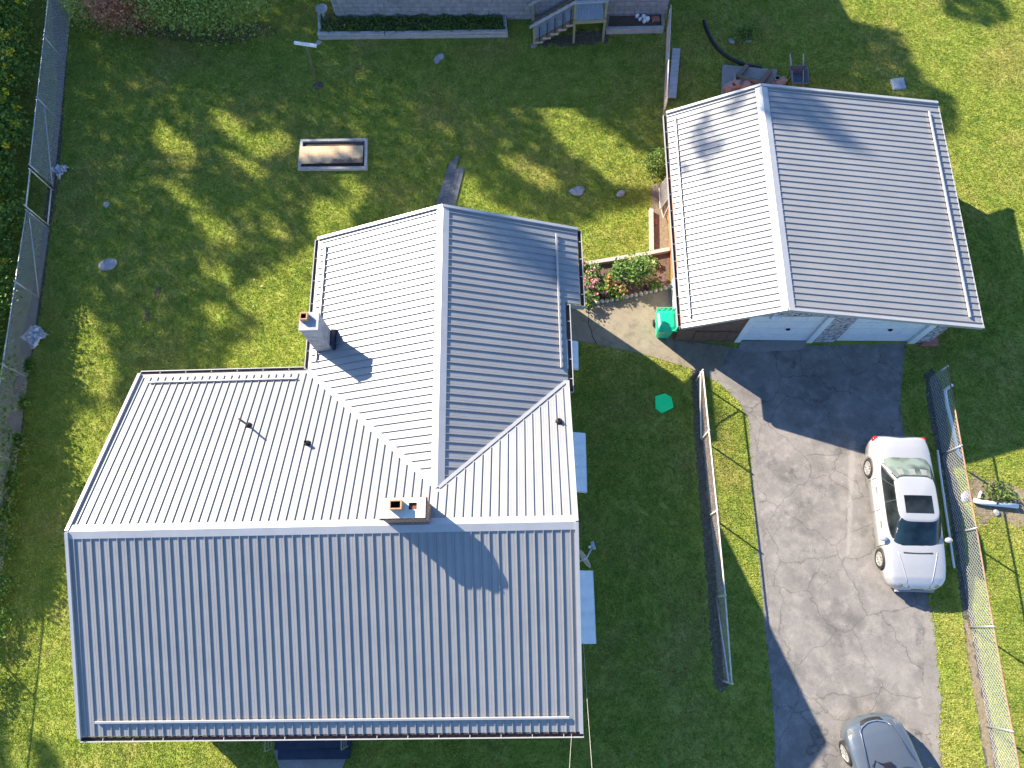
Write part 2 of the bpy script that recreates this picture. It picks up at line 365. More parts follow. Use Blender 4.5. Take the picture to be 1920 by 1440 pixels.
# ================================================================== SETTING: ground and paving
def sheet(name, poly, z, mat, thick=0.0, parent=None, jit=0.0, step=.25, kind='structure', soft=0):
    """flat sheet with a wandering edge; poly in world xy"""
    pts = []
    n = len(poly)
    for i in range(n):
        a, b = V(*poly[i][:2]), V(*poly[(i+1) % n][:2]); L = np.linalg.norm(b-a)
        k = max(1, int(L/step)) if jit else 1
        nr = V(-(b-a)[1], (b-a)[0])/(L+1e-9)
        for j in range(k):
            p = a+(b-a)*j/k
            if jit and j: p = p+nr*rng.normal(0, jit)
            pts.append(p)
    m = MB()
    if thick: m.prism([(*p, z-thick) for p in pts], [(*p, z) for p in pts])
    else: m.poly([(*p, z) for p in pts])
    o = m.build(name, mat, parent)
    if not thick:
        me = o.data
        if me.polygons[0].normal.z < 0: me.flip_normals()
    if kind: o['kind'] = kind
    return o
def px(pts, z=0): return [P(u, v, z) for u, v in pts]

g = MB(); g.poly([(-160, -160, 0), (160, -160, 0), (160, 160, 0), (-160, 160, 0)]); lawn = g.build('lawn', M['lawn']); lawn['kind'] = 'structure'

PX_DRIVE = [(1352, 652), (1342, 690), (1318, 702), (1345, 716), (1385, 752), (1404, 792), (1408, 850), (1413, 950), (1423, 1050), (1431, 1150), (1440, 1230), (1447, 1300),
            (1452, 1380), (1452, 1450), (1455, 1700), (1800, 1700), (1768, 1450), (1757, 1380), (1760, 1300), (1755, 1230), (1744, 1160), (1738, 1110), (1716, 1000), (1700, 900), (1694, 820), (1688, 760), (1692, 700), (1697, 645)]
PX_WALK = [(1040, 590), (1085, 578), (1150, 560), (1256, 538), (1262, 570), (1266, 638), (1372, 650), (1350, 690), (1316, 704), (1298, 692), (1205, 664), (1040, 630)]
PX_BED = [(1084, 499), (1217, 478), (1255, 470), (1256, 540), (1150, 561), (1082, 578)]
PX_SIDE = [(1222, 345), (1246, 345), (1256, 470), (1218, 478), (1220, 395)]
PX_DIRT = [(1296, 690), (1311, 700), (1318, 760), (1324, 850), (1334, 960), (1345, 1080), (1354, 1180), (1366, 1285), (1352, 1300), (1338, 1282), (1328, 1130), (1313, 950), (1302, 820), (1298, 740)]
PX_GRAVEL = [(1733, 700), (1746, 690), (1764, 712), (1772, 760), (1784, 850), (1800, 950), (1815, 1080), (1826, 1160), (1846, 1280), (1868, 1400), (1874, 1460), (1850, 1460), (1838, 1380), (1818, 1260), (1806, 1170), (1796, 1080), (1778, 950), (1752, 830), (1738, 760)]
PX_TAN = [(1826, 880), (1842, 900), (1870, 902), (1905, 915), (1945, 930), (1945, 985), (1900, 985), (1870, 965), (1838, 985), (1826, 960), (1818, 920)]
PX_TAN2 = [(1806, 1160), (1816, 1165), (1832, 1250), (1852, 1360), (1868, 1460), (1856, 1460), (1838, 1360), (1818, 1250)]
PX_FDIRT = [(95, -20), (128, -20), (127, 110), (120, 200), (112, 330), (96, 430), (80, 560), (66, 640), (52, 720), (44, 800), (24, 870), (8, 960), (-5, 1060), (-40, 1060), (-20, 900), (20, 760), (40, 640), (62, 540), (80, 420), (95, 300), (108, 150)]
w2 = lambda q: [tuple(p[:2]) for p in px(q)]
sheet('driveway', w2(PX_DRIVE), .006, M['asphalt'], jit=.022, step=.07)
PX_EDGE = [(1734, 1140), (1746, 1140), (1754, 1200), (1761, 1260), (1763, 1320), (1760, 1385), (1766, 1450), (1752, 1450), (1744, 1380), (1728, 1310), (1734, 1230)]
PX_LEDGE = [(1404, 792), (1416, 830), (1424, 950), (1436, 1060), (1442, 1130), (1432, 1150), (1424, 1050), (1414, 950), (1406, 850)]
sheet('driveway_edge', w2(PX_EDGE), .011, M['edge_dust'], jit=.035, step=.07)
sheet('driveway_edge', w2(PX_LEDGE), .011, M['edge_dust'], jit=.025, step=.07)
PX_FTAN = [(1312, 740), (1322, 745), (1330, 850), (1342, 960), (1352, 1060), (1356, 1110), (1350, 1110), (1340, 1040), (1328, 950), (1318, 850)]
sheet('tan_soil_strip', w2(PX_FTAN), .008, M['tan'], jit=.02, step=.06)
for q_ in ([(294, 536), (302, 538), (298, 562), (290, 560)], [(270, 578), (280, 580), (282, 602), (272, 604)]): sheet('soil_or_shade_patch', w2(q_), .004, M['dirt'], jit=.02, step=.06)
sheet('concrete_walk', w2(PX_WALK), .014, M['concrete'])
sheet('flower_bed_soil', w2(PX_BED), .022, M['soil'], jit=.01)
sheet('side_bed_soil', w2(PX_SIDE), .010, M['tan'], jit=.03)
sheet('fence_dirt_strip', w2(PX_DIRT), .004, M['dirt'], jit=.02, step=.06)
sheet('gravel_strip', w2(PX_GRAVEL), .004, M['gravel'], jit=.02, step=.06)
sheet('soil_or_shade_patch', w2(PX_TAN), .003, M['tan'], jit=.06, step=.15)
sheet('tan_soil_strip', w2(PX_TAN2), .009, M['tan'], jit=.035, step=.12)
sheet('fence_line_soil', w2(PX_FDIRT), .004, M['dirt'], jit=.025, step=.07)
PX_DECKD = [(1010, 78), (1075, 60), (1140, 55), (1140, 80), (1070, 86), (1010, 86)]
sheet('bare_ground_under_deck', w2(PX_DECKD), .004, M['dirt'], jit=.06, step=.12)
PX_FWALK = [(514, 1406), (657, 1402), (640, 1446), (615, 1520), (545, 1520), (527, 1446)]
sheet('front_path', w2(PX_FWALK), .05, M['concrete_pale'], thick=.05)
PX_APRON = [(1390, 640), (1512, 638), (1508, 652), (1498, 657), (1470, 659), (1440, 660), (1400, 661), (1384, 655)]
sheet('door_apron', w2(PX_APRON), .024, M['concrete_pale'], jit=.012, step=.12)
sheet('soil_or_shade_patch', w2([(200, 20), (300, 45), (400, 48), (500, 40), (520, 60), (440, 82), (340, 78), (240, 62)]), .002, M['dirt'], jit=.05, step=.08)  # dark brown sheet painting in the shade on the ground below the top shrubs
# crack across the concrete walk
ck = MB()
cp = [P(1103, 572), P(1104, 600), P(1103, 608), P(1108, 618), P(1111, 632), P(1116, 640), P(1118, 646)]
for a, b in zip(cp[:-1], cp[1:]): ck.bar(a+V(0, 0, .0145), b+V(0, 0, .0145), .022, .003)
o = ck.build('walk_joint', M['soot']); o['kind'] = 'structure'

# ================================================================== HOUSE
RIBH = .031
def slope(name, A, B, C, D, poly, parent, spacing=.222, tm=(.0, .0), mat=None, thick=.05, RIBH=RIBH):
    A, B, C, D = V(*A), V(*B), V(*C), V(*D)
    S = lambda s, t: (A*(1-s)+B*s)*(1-t)+(D*(1-s)+C*s)*t
    nrm = np.cross(B-A, (D-A)); nrm /= np.linalg.norm(nrm)
    if nrm[2] < 0: nrm = -nrm
    m = MB(); top = [S(s, t) for s, t in poly]; m.prism([p-nrm*thick for p in top], top)
    L = np.linalg.norm(B-A); N = int(round(L/spacing)); ax = (B-A)/L; sl_ = np.linalg.norm(D-A)
    def span(s):
        ts = []
        for i in range(len(poly)):
            (s1, t1), (s2, t2) = poly[i], poly[(i+1) % len(poly)]
            if (s1 > s) != (s2 > s): ts.append(t1+(t2-t1)*(s-s1)/(s2-s1))
        return (min(ts), max(ts)) if len(ts) > 1 else None
    for k in range(N):
        s = (k+.5)/N; sp = span(s)
        if not sp: continue
        t0, t1 = sp[0]+tm[0]/sl_, sp[1]-tm[1]/sl_
        if t1-t0 < .03: continue
        a, b = S(s, t0), S(s, t1)
        pr = [(-.013, 0), (-.009, RIBH), (.009, RIBH), (.013, 0)]
        m.prism([a+ax*x+nrm*(z-.001) for x, z in pr], [b+ax*x+nrm*(z-.001) for x, z in pr])
        for dx in (.07, .145):
            a2, b2 = a+ax*dx, b+ax*dx
            if s+dx/L > .995: continue
            pr2 = [(-.012, -.001), (0, .003), (.012, -.001)]
            m.prism([a2+ax*x+nrm*z for x, z in pr2], [b2+ax*x+nrm*z for x, z in pr2])
    return m.build(name, mat or M['roof'], parent), S, nrm
def ridge_cap(A, B, slope1, slope2, parent, wd=.17, lift=.034):
    """slope1, slope2: downhill vectors of unit length"""
    A, B = V(*A), V(*B); m = MB(); a1, a2 = V(*slope1)*wd, V(*slope2)*wd; z = V(0, 0, lift); t = V(0, 0, .012)
    sec = lambda p: [p+a1+z-t, p+z-t+V(0, 0, .004), p+a2+z-t, p+a2+z, p+z+V(0, 0, .01), p+a1+z]
    m.prism(sec(A), sec(B))
    return m.build('ridge_cap', M['trim'], parent)
def gutter(a, b, outward, parent, wd=.11, ht=.11, straps=.78):
    a, b, o_ = V(*a), V(*b), V(*outward); m = MB(); u = V(0, 0, 1)
    L = np.linalg.norm(b-a); d = (b-a)/L
    m.bar(a+o_*wd, b+o_*wd, .022, ht, u, 0); m.bar(a+o_*.012, b+o_*.012, .014, ht-.004, u, 1)
    m.bar(a+o_*(wd/2+.003)-u*(ht/2-.012), b+o_*(wd/2+.003)-u*(ht/2-.012), wd-.034, .012, u, 1)
    for k in range(1, int(L/straps)+1):
        p = a+d*(k*straps-.2)
        if np.linalg.norm(p-a) < L: m.bar(p+o_*.021+u*.03, p+o_*(wd-.013)+u*.03, .018, .012, u, 0)
    for p in (a, b): m.bar(p+o_*.02, p+o_*(wd-.012), .01, ht-.006, u, 0)
    return m.build('gutter', [M['trim'], M['gutter_in']], parent)
def snow_bar(S, n, s0, s1, t, parent, lift=.055):
    m = MB(); a, b = S(s0, t)+n*lift, S(s1, t)+n*lift; m.bar(a, b, .045, .05, n)
    L = np.linalg.norm(b-a)
    for k in range(int(L/.9)+1):
        p = a+(b-a)*(k*.9+.05)/L; m.bar(p-n*.03, p-n*(lift-.002), .04, .03, (b-a)/L)
    return m.build('snow_guard', M['trim'], parent)

HYAW = -.1019
house = thing('house', 'large cross-gabled house with ribbed pale metal roof and two chimneys', 'house', (-11.44, 3.72, 0), HYAW)
hl = lambda p: local(p, house)[0]
ZR, MP, LX = 5.2, .411, 12.617
ZB, ZF, ZW = 3.185, 3.19, 4.79
WX, WM = 9.171, .387
so1, S1, n1 = slope('roof_slope', (0, 0, ZR), (LX, 0, ZR), (LX, -4.884, ZF), (0, -4.884, ZF), [(0, 0), (1, 0), (1, 1), (0, 1)], house, tm=(.16, .0))
vr = (12.67-.0, (ZR-(ZW-WM*(12.67-WX)))/MP)
y12 = (ZR-(ZW-WM*(LX-WX)))/MP
so2, S2, n2 = slope('roof_slope', (0, 0, ZR), (LX, 0, ZR), (LX, 4.9, ZB), (0, 4.9, ZB),
      [(0, 0), (1, 0), (1, y12/4.9), (WX/LX, .99/4.9), (5.015/LX, 1), (0, 1)], house, tm=(.17, .13), RIBH=.034)
q = 8.273
so3, S3, n3 = slope('roof_slope', (WX, .99, ZW), (WX, 9.263, ZW), (WX-4.156, 9.263, ZB), (WX-4.156, .99, ZB), [(0, 0), (1, 0), (1, 1), ((4.9-.99)/q, 1)], house, tm=(.16, .09), RIBH=.039)
wr = 3.98
xs = lambda x: (x-WX)/wr
so4, S4, n4 = slope('roof_slope', (WX, .99, ZW), (WX, 9.263, ZW), (WX+wr, 9.263, ZW-WM*wr), (WX+wr, .99, ZW-WM*wr),
      [(0, 0), (1, 0), (1, 1), ((6.75-.99)/q, 1), ((6.75-.99)/q, xs(12.69)), ((y12+.06-.99)/q, xs(12.68))], house, tm=(.13, .03))
sl1 = V(0, -1, -MP)/math.hypot(1, MP); sl2 = V(0, 1, -MP)/math.hypot(1, MP)
sl3 = V(-1, 0, -WM)/math.hypot(1, WM); sl4 = V(1, 0, -WM)/math.hypot(1, WM)
ridge_cap((-.03, 0, ZR), (LX+.03, 0, ZR), sl1, sl2, house, .19)
ridge_cap((WX, 1.0, ZW), (WX, 9.29, ZW), sl3, sl4, house, .19)
def strip(name, a, b, wd, th, parent, up=(0, 0, 1), mat='trim'):
    m = MB(); m.bar(a, b, wd, th, up); return m.build(name, M[mat], parent)
# rake trims on the gable edges and flashing along the valleys
for x in (-.045, LX+.045):
    for (y, z) in ((-4.9, ZF), (4.9 if x < 1 else y12-.02, ZB if x < 1 else ZR-MP*(y12-.02))):
        strip('rake_trim', (x, .0, ZR+.005), (x, y, z+.01), .085, .13, house)
for sg, X in ((-1, WX-4.156), (1, WX+wr)):
    strip('rake_trim', (WX, 9.31, ZW+.005), (X, 9.31, ZW-WM*abs(X-WX)+.01), .085, .13, house)
strip('valley_flashing', (5.05, 4.87, ZB+.022), (WX-.03, 1.0, ZW+.012), .13, .02, house)
strip('valley_flashing', (LX, y12, ZW-WM*(LX-WX)+.026), (WX+.03, 1.0, ZW+.012), .09, .05, house)
gutter((-.06, -4.9, ZF-.07), (LX+.1, -4.9, ZF-.07), (0, -1, 0), house)
gutter((-.05, 4.915, ZB-.07), (4.93, 4.915, ZB-.07), (0, 1, 0), house, .10)
gutter((WX-4.17, 4.95, ZB-.07), (WX-4.17, 9.3, ZB-.07), (-1, 0, 0), house, .10)
gutter((WX+wr+.01, 6.7, ZW-WM*wr-.07), (WX+wr+.01, 9.3, ZW-WM*wr-.07), (1, 0, 0), house, .12, straps=.6)
gutter((12.705, 3.95, ZW-WM*3.52-.07), (12.705, 6.69, ZW-WM*3.52-.07), (1, 0, 0), house, .12, straps=.6)
strip('eave_end_board', (12.72, 6.715, 3.25), (13.28, 6.715, 3.05), .03, .2, house)
snow_bar(S1, n1, .03, .98, .925, house); snow_bar(S2, n2, .03, .378, .93, house)
snow_bar(S3, n3, .605, .965, .925, house); snow_bar(S3, n3, .50, .535, .93, house); snow_bar(S4, n4, .44, .97, .83, house)
# walls
wm_ = MB()
zu = lambda y: ZR-MP*abs(y)-.09
sec = [(-4.25, 0), (-4.25, zu(4.25)), (0, ZR-.1), (4.5, zu(4.5)), (4.5, 0)]
wm_.prism([(.5, y, z) for y, z in sec], [(12.22, y, z) for y, z in sec])
zv = lambda x: ZW-WM*abs(x-WX)-.09
sec = [(5.4, 0), (5.4, zv(5.4)), (WX, ZW-.1), (12.16, zv(12.16)), (12.16, 0)]
wm_.prism([(x, 2.6, z) for x, z in sec], [(x, 8.95, z) for x, z in sec])
wm_.build('wall', M['wall'], house)
# the three awnings on the right wall, shaded white sheet metal
for (pa, pb, zo) in (((1083, 640), (1084, 690), 2.45), ((1097, 812), (1100, 922), 2.25), ((1111, 1070), (1117, 1207), 2.25)):
    a, b = hl(P(*pa, zo)), hl(P(*pb, zo)); m = MB(); i0 = 12.225
    A_, B_ = V(i0, a[1], zo+.42), V(i0, b[1], zo+.42); a[2] = b[2] = zo; th = V(0, 0, .035)
    m.prism([A_-th, B_-th, b-th, a-th], [A_, B_, b, a])
    m.prism([b-th, b-th-V(0, -.012, 0), b-V(0, -.012, .22), b-V(0, 0, .22)], [B_-th, B_-th-V(0, -.012, 0), B_-V(0, -.012, .10), B_-V(0, 0, .10)])
    m.bar(a-V(-.01, 0, .10), b-V(-.01, 0, .10), .015, .16)
    for k in range(1, 5):
        f = k/5; m.bar(A_+(B_-A_)*f+V(0, 0, .008), a+(b-a)*f+V(0, 0, .008), .02, .014)
    awn = m.build('awning', M['white'], house)
# dark windows under the awnings and on the front wall
for y0, y1 in ((2.0, 3.7), (-2.6, -.9), (5.5, 6.2)):
    m = MB(); m.box(12.222, 12.26, y0, y1, .95, 2.15); wdo = m.build('window', M['white'], house)
    m = MB(); m.box(12.262, 12.27, y0+.07, y1-.07, 1.02, 2.08); m.build('pane', M['navy'], wdo)
for x0, x1 in ((1.3, 2.7), (9.0, 10.6)):
    m = MB(); m.box(x0, x1, -4.29, -4.252, .95, 2.15); wdo = m.build('window', M['white'], house)
    m = MB(); m.box(x0+.07, x1-.07, -4.30, -4.292, 1.02, 2.08); m.build('pane', M['navy'], wdo)
m = MB(); m.box(5.6, 6.5, -4.29, -4.252, .33, 2.35); dr_ = m.build('door', M['white'], house)
m = MB(); m.box(6.36, 6.42, -4.33, -4.292, 1.25, 1.32); m.build('handle', M['galv'], dr_)
# big brick chimney on the ridge
CT = 6.02
c0, c1, c2 = hl(P(712, 933, CT)), hl(P(800, 931, CT)), hl(P(711, 974, CT))
cx0, cx1, cy1, cy0 = c0[0], c1[0], (c0[1]+c1[1])/2, c2[1]
m = MB(); m.box(cx0+.03, cx1-.03, cy0+.03, cy1-.03, 4.6, CT-.18); m.box(cx0, cx1, cy0, cy1, CT-.18, CT-.04)
chim = m.build('chimney', M['brick'], house)
m = MB()
def hole_cap(m, x0, x1, y0, y1, z0, z1, holes):
    xsn = sorted({x0, x1, *[h[0] for h in holes], *[h[1] for h in holes]}); ysn = sorted({y0, y1, *[h[2] for h in holes], *[h[3] for h in holes]})
    for i in range(len(xsn)-1):
        for j in range(len(ysn)-1):
            xc, yc = (xsn[i]+xsn[i+1])/2, (ysn[j]+ysn[j+1])/2
            if any(h[0] < xc < h[1] and h[2] < yc < h[3] for h in holes): continue
            m.add([(xsn[i], ysn[j], z1), (xsn[i+1], ysn[j], z1), (xsn[i+1], ysn[j+1], z1), (xsn[i], ysn[j+1], z1)], [(0, 1, 2, 3)])
    m.add([(x0, y0, z0), (x1, y0, z0), (x1, y1, z0), (x0, y1, z0), (x0, y0, z1), (x1, y0, z1), (x1, y1, z1), (x0, y1, z1)], [(0, 1, 5, 4), (1, 2, 6, 5), (2, 3, 7, 6), (3, 0, 4, 7)])
    for h in holes:
        m.add([(h[0], h[2], z1), (h[1], h[2], z1), (h[1], h[3], z1), (h[0], h[3], z1), (h[0], h[2], z0-.3), (h[1], h[2], z0-.3), (h[1], h[3], z0-.3), (h[0], h[3], z0-.3)], [(0, 1, 5, 4), (1, 2, 6, 5), (2, 3, 7, 6), (3, 0, 4, 7), (4, 5, 6, 7)], 1)
cw, cd = cx1-cx0, cy1-cy0
hole = (cx0+cw*.63, cx0+cw*.80, cy0+cd*.42, cy0+cd*.73)
hole_cap(m, cx0+.02, cx1-.02, cy0+.02, cy1-.02, CT-.038, CT+.02, [hole])
m.build('cap', [M['cap'], M['soot']], chim)
def flue(x0, x1, y0, y1, z0, z1, parent, th=.03):
    m = MB(); o = [(x0, y0), (x1, y0), (x1, y1), (x0, y1)]; i = [(x0+th, y0+th), (x1-th, y0+th), (x1-th, y1-th), (x0+th, y1-th)]
    for k in range(4):
        j = (k+1) % 4
        m.add([(*o[k], z0), (*o[j], z0), (*o[j], z1), (*o[k], z1)], [(0, 1, 2, 3)])
        m.add([(*o[k], z1), (*o[j], z1), (*i[j], z1), (*i[k], z1)], [(0, 1, 2, 3)])
        m.add([(*i[k], z1), (*i[j], z1), (*i[j], z1-.06), (*i[k], z1-.06)], [(0, 1, 2, 3)])
        m.add([(*i[k], z1-.06), (*i[j], z1-.06), (*i[j], z0+.01), (*i[k], z0+.01)], [(0, 1, 2, 3)], 1)
    m.add([(*p, z0+.01) for p in i], [(0, 1, 2, 3)], 1)
    return m.build('flue', [M['flue'], M['soot']], parent)
flue(cx0+cw*.25, cx0+cw*.51, cy0+cd*.38, cy0+cd*.80, CT+.021, CT+.24, chim)
# slender block chimney at the left eave of the wing
ct = hl(P(579, 602, 5.0)); hw = .27
m = MB(); m.box(ct[0]-hw+.02, ct[0]+hw-.02, ct[1]-hw+.02, ct[1]+hw-.02, 0, 4.90); ch2 = m.build('chimney', M['chblock'], house)
ch2['label'] = 'slender grey block chimney rising through the left eave'
m = MB(); m.box(ct[0]-hw, ct[0]+hw, ct[1]-hw, ct[1]+hw, 4.902, 5.0); m.build('cap', M['cap' if False else 'chblock'], ch2)
fx, fy = ct[0]-.11, ct[1]+.09
flue(fx-.105, fx+.105, fy-.105, fy+.105, 5.001, 5.16, ch2)
m = MB(); zc_ = ZW-WM*abs(ct[0]+hw-WX)
m.prism([(ct[0]+hw+.002, ct[1]-hw-.03, zc_-.02), (ct[0]+hw+.10, ct[1]-hw-.03, zc_+.01), (ct[0]+hw+.10, ct[1]+hw+.12, zc_+.01), (ct[0]+hw+.002, ct[1]+hw+.12, zc_-.02)],
        [(ct[0]+hw+.002, ct[1]-hw+.05, zc_+.30), (ct[0]+hw+.03, ct[1]-hw+.05, zc_+.30), (ct[0]+hw+.03, ct[1]+hw-.02, zc_+.34), (ct[0]+hw+.002, ct[1]+hw-.02, zc_+.34)])
m.build('flashing', M['navy'], ch2)
# vent pipes through the roof
def vent(pxl, z, h, r):
    b = hl(P(*pxl, z)); m = MB(); m.lathe([(.10, -.03), (.095, .012), (.055, .05), (r+.012, .10), (r, .10)], 14, b, 0)
    v = m.build('vent_boot', M['dark'], house, True)
    m = MB(); m.lathe([(r, .0), (r, h), (r-.01, h), (r-.01, h-.15), (0, h-.15)], 12, b)
    p_ = m.build('vent_pipe', M['oldwood'] if h > .4 else M['dark'], v, True)
b = hl(P(466, 798, 4.0)); vent((466, 798), ZR-MP*b[1], .66, .028)
b = hl(P(577, 832, 4.2)); vent((577, 832), ZR-MP*b[1], .22, .045)
b = hl(P(1048, 790, 4.4)); vent((1048, 790), ZR-MP*b[1], .14, .04)
# front porch: dark blue landing with steps
a, b, c, d = [hl(P(*p, .32)) for p in ((512, 1382), (647, 1380), (656, 1402), (515, 1406))]
m = MB(); a[1] = b[1] = -4.24
m.prism([V(p[0], p[1], 0) for p in (d, c, b, a)], [d, c, b, a])
m.box(d[0]+.05, c[0]-.05, d[1]-.28, d[1]-.002, 0, .16)
m.build('porch_landing', M['navy'], house)
for (t0, t1, base) in (((494, 1384), (496, 1409), (513, 1402)), ((637, 1379), (640, 1406), (652, 1399))):
    T0, T1 = hl(P(*t0, 1.15)), hl(P(*t1, 1.0)); m = MB(); rr = .02
    T0[1] = -4.3; m.tube([T0, T1], rr, 6)
    B1 = hl(P(*base, .32)); m.tube([T1, (T1[0], T1[1], .05)], rr, 6); m.tube([T0, (T0[0], T0[1], .05)], rr, 6)
    for k in (1, 2, 3): m.tube([(T0[0], T0[1], .25*k), (T1[0], T1[1], .25*k)], .012, 5)
    m.build('porch_railing', M['treated'], house)

# ================================================================== GARAGE
GY = R_(-8.0); g0 = P(1265, 640)
garage = thing('garage', 'two-door garage with ribbed pale metal roof beside the driveway', 'garage', g0, GY)
gl_ = lambda p: local(p, garage)[0]
A, B = gl_(P(1478, 578, 3.75)), gl_(P(1427, 163, 3.75)); L0, L1 = gl_(P(1278, 612, 2.35)), gl_(P(1250, 215, 2.35)); R0, R1 = gl_(P(1842, 612, 2.5)), gl_(P(1757, 196, 2.5))
full = [(0, 0), (1, 0), (1, 1), (0, 1)]
sa, SA, nA = slope('roof_slope', A, B, L1, L0, full, garage, .215, tm=(.16, 0), RIBH=.039)
sb, SB, nB = slope('roof_slope', A, B, R1, R0, full, garage, .215, tm=(.12, 0))
u1 = (L0-A+L1-B); u1 /= np.linalg.norm(u1); u2 = (R0-A+R1-B); u2 /= np.linalg.norm(u2)
ridge_cap(A, B, u1, u2, garage, .2, .036)
for a, b in ((A, L0), (A, R0), (B, L1), (B, R1)):
    off = V(0, -.045 if a is A else .045, .0); strip('rake_trim', a+off+V(0, 0, .005), b+off+V(0, 0, .01), .085, .13, garage)
od = V(-1, 0, 0)
gutter(L0+V(-.01, 0, -.07), L1+V(-.01, 0, -.07), (-1, 0, 0), garage, .10, straps=.62)
snow_bar(SA, nA, .03, .97, .905, garage); snow_bar(SB, nB, .03, .955, .935, garage)
m = MB(); m.bar(R0+V(.03, 0, -.06), R1+V(.03, 0, -.06), .03, .14); m.build('fascia', M['trim'], garage)
gw = gl_(P(1740, 652))[0]; gd = L1[1]-.35
# roof height over the front wall, measured from the sheets
def zroof(x):
    fx_ = A[0]
    return (A[2]+(L0[2]-A[2])*(x-fx_)/(L0[0]-fx_) if x < fx_ else A[2]+(R0[2]-A[2])*(x-fx_)/(R0[0]-fx_))-.10
sec = [(0, 0), (0, zroof(0)), (A[0], zroof(A[0])), (gw, zroof(gw)), (gw, 0)]
m = MB(); m.prism([(x, .12, z) for x, z in sec], [(x, gd, z) for x, z in sec]); m.build('wall', M['orange_wall'], garage)
dl0, dl1 = gl_(P(1386, 657))[0]+.05, gl_(P(1512, 652))[0]; dr0, dr1 = gl_(P(1566, 645))[0], gl_(P(1702, 646))[0]
DH = 1.98
def front(name, pts, y0, y1, mat):
    m = MB(); m.prism([(x, y0, z) for x, z in pts], [(x, y1, z) for x, z in pts]); return m.build(name, M[mat], garage)
J = .20
front('front_wall', [(-.02, 0), (-.02, zroof(-.02)), (dl0-J, zroof(dl0-J)), (dl0-J, 0)], .0, .118, 'brown_wall')
front('front_wall', [(dl1+J, 0), (dl1+J, DH+.1), (dr0-.02, DH+.1), (dr0-.02, 0)], .0, .118, 'peel')
front('front_wall', [(dr1+.22, 0), (dr1+.22, DH+.1), (gw+.02, DH+.1), (gw+.02, 0)], .0, .118, 'peel')
front('gable', [(dl0-J+.002, DH+.102), (dl0-J+.002, zroof(dl0-J)), (A[0], zroof(A[0])), (gw+.02, zroof(gw)), (gw+.02, DH+.102)], .002, .116, 'peel')
for x0, x1 in ((dl0-J, dl0), (dl1, dl1+J), (dr1, dr1+.22)):
    m = MB(); m.box(x0+.002, x1-.002, -.03, .116, 0, DH+.098); m.build('door_jamb', M['white'], garage)
for x0, x1 in ((dl0, dl1), (dr0, dr1)):
    dd = thing('x', None, None); bpy.data.objects.remove(dd)
    m = MB(); n_ = 4
    for k in range(n_): m.box(x0+.004, x1-.004, .06, .112, .02+k*(DH+.07)/n_, .02+(k+1)*(DH+.07)/n_-.018)
    m.box(x0+.006, x1-.006, .09, .114, .02, DH+.08)
    dr_ = m.build('garage_door', M['white'], garage)
    for k in range(n_):
        mm = MB(); 
        for q_ in range(4):
            xa = x0+.1+(x1-x0-.2)*q_/4; mm.box(xa+.04, xa+(x1-x0-.2)/4-.04, .052, .061, .10+k*(DH+.07)/n_, .02+(k+1)*(DH+.07)/n_-.09)
        mm.build('door_panel', M['white'], dr_)
    m = MB(); xh = (x0+x1)/2+.2; m.box(xh-.06, xh+.06, .02, .058, .95, 1.03); m.box(xh-.02, xh+.02, .0, .02, .96, 1.02)
    m.build('handle', M['black'], dr_)
# sconce lights in the gable
m = MB(); xg = gl_(P(1456, 590, 2.5))[0]
m.lathe([(0, 0), (.09, .0), (.09, .05), (0, .06)], 14, (xg, -.03, 2.42)); m.tube([(xg-.02, -.05, 2.45), (xg-.14, -.22, 2.38)], [.03, .075], 10); m.tube([(xg+.02, -.05, 2.45), (xg+.14, -.22, 2.38)], [.03, .075], 10)
m.build('flood_light', M['white'], garage, True)
# boarded panel low on the brown front wall and a white painted patch on the left wall
m = MB(); bx0, bx1 = .55, dl0-J-.12; m.box(bx0, bx1, -.03, -.002, .22, .92)
for k in range(5): m.box(bx0+.02+k*(bx1-bx0)/5, bx0+(k+1)*(bx1-bx0)/5-.01, -.042, -.031, .24, .90)
m.build('boarded_panel', M['brown_wall'], garage)
m = MB(); m.box(-.035, -.002, 1.0, 2.15, .03, 2.12); m.build('side_door', M['white'], garage)
# downspout at the back of the left wall
dsx = L1[0]-.05; dy = L1[1]-1.4
m = MB(); m.tube([(dsx, dy+.75, 2.2), (-.1, dy+.7, 1.9), (-.1, dy+.7, .25), (-.42, dy+.62, .10)], .04, 8); m.build('downspout', M['trim'], garage, True)
# concrete footing block and red brick at the front right corner
m = MB(); m.box(gw-.25, gw+.28, -.12, .25, 0, .16); o = m.build('loose_brick', M['redbrick']); o.matrix_world = garage.matrix_basis
tag(o, 'red masonry block on the grass by the right front corner of the garage', 'block')

# ================================================================== NEIGHBOUR'S HOUSE at the top of the picture
NB0 = P(632, 38); NB1 = P(1248, 35); NY = math.atan2(NB1[1]-NB0[1], NB1[0]-NB0[0]); NL = np.linalg.norm(NB1-NB0)
nb = thing('block_house', 'neighbouring house on a weathered grey block foundation at the top of the lawn', 'house', NB0, NY)
m = MB(); m.box(0, NL, 0, 8, 0, 1.9); m.build('foundation_wall', M['block'], nb)
m = MB(); m.box(-.04, NL+.04, -.04, 8.04, 1.902, 4.1); m.build('wall', M['wall'], nb)
m = MB()
m.prism([(-.4, -.35, 4.05), (-.4, 4, 5.2), (-.4, 8.35, 4.05)], [(NL+.4, -.35, 4.05), (NL+.4, 4, 5.2), (NL+.4, 8.35, 4.05)]); m.build('roof', M['roof'], nb)

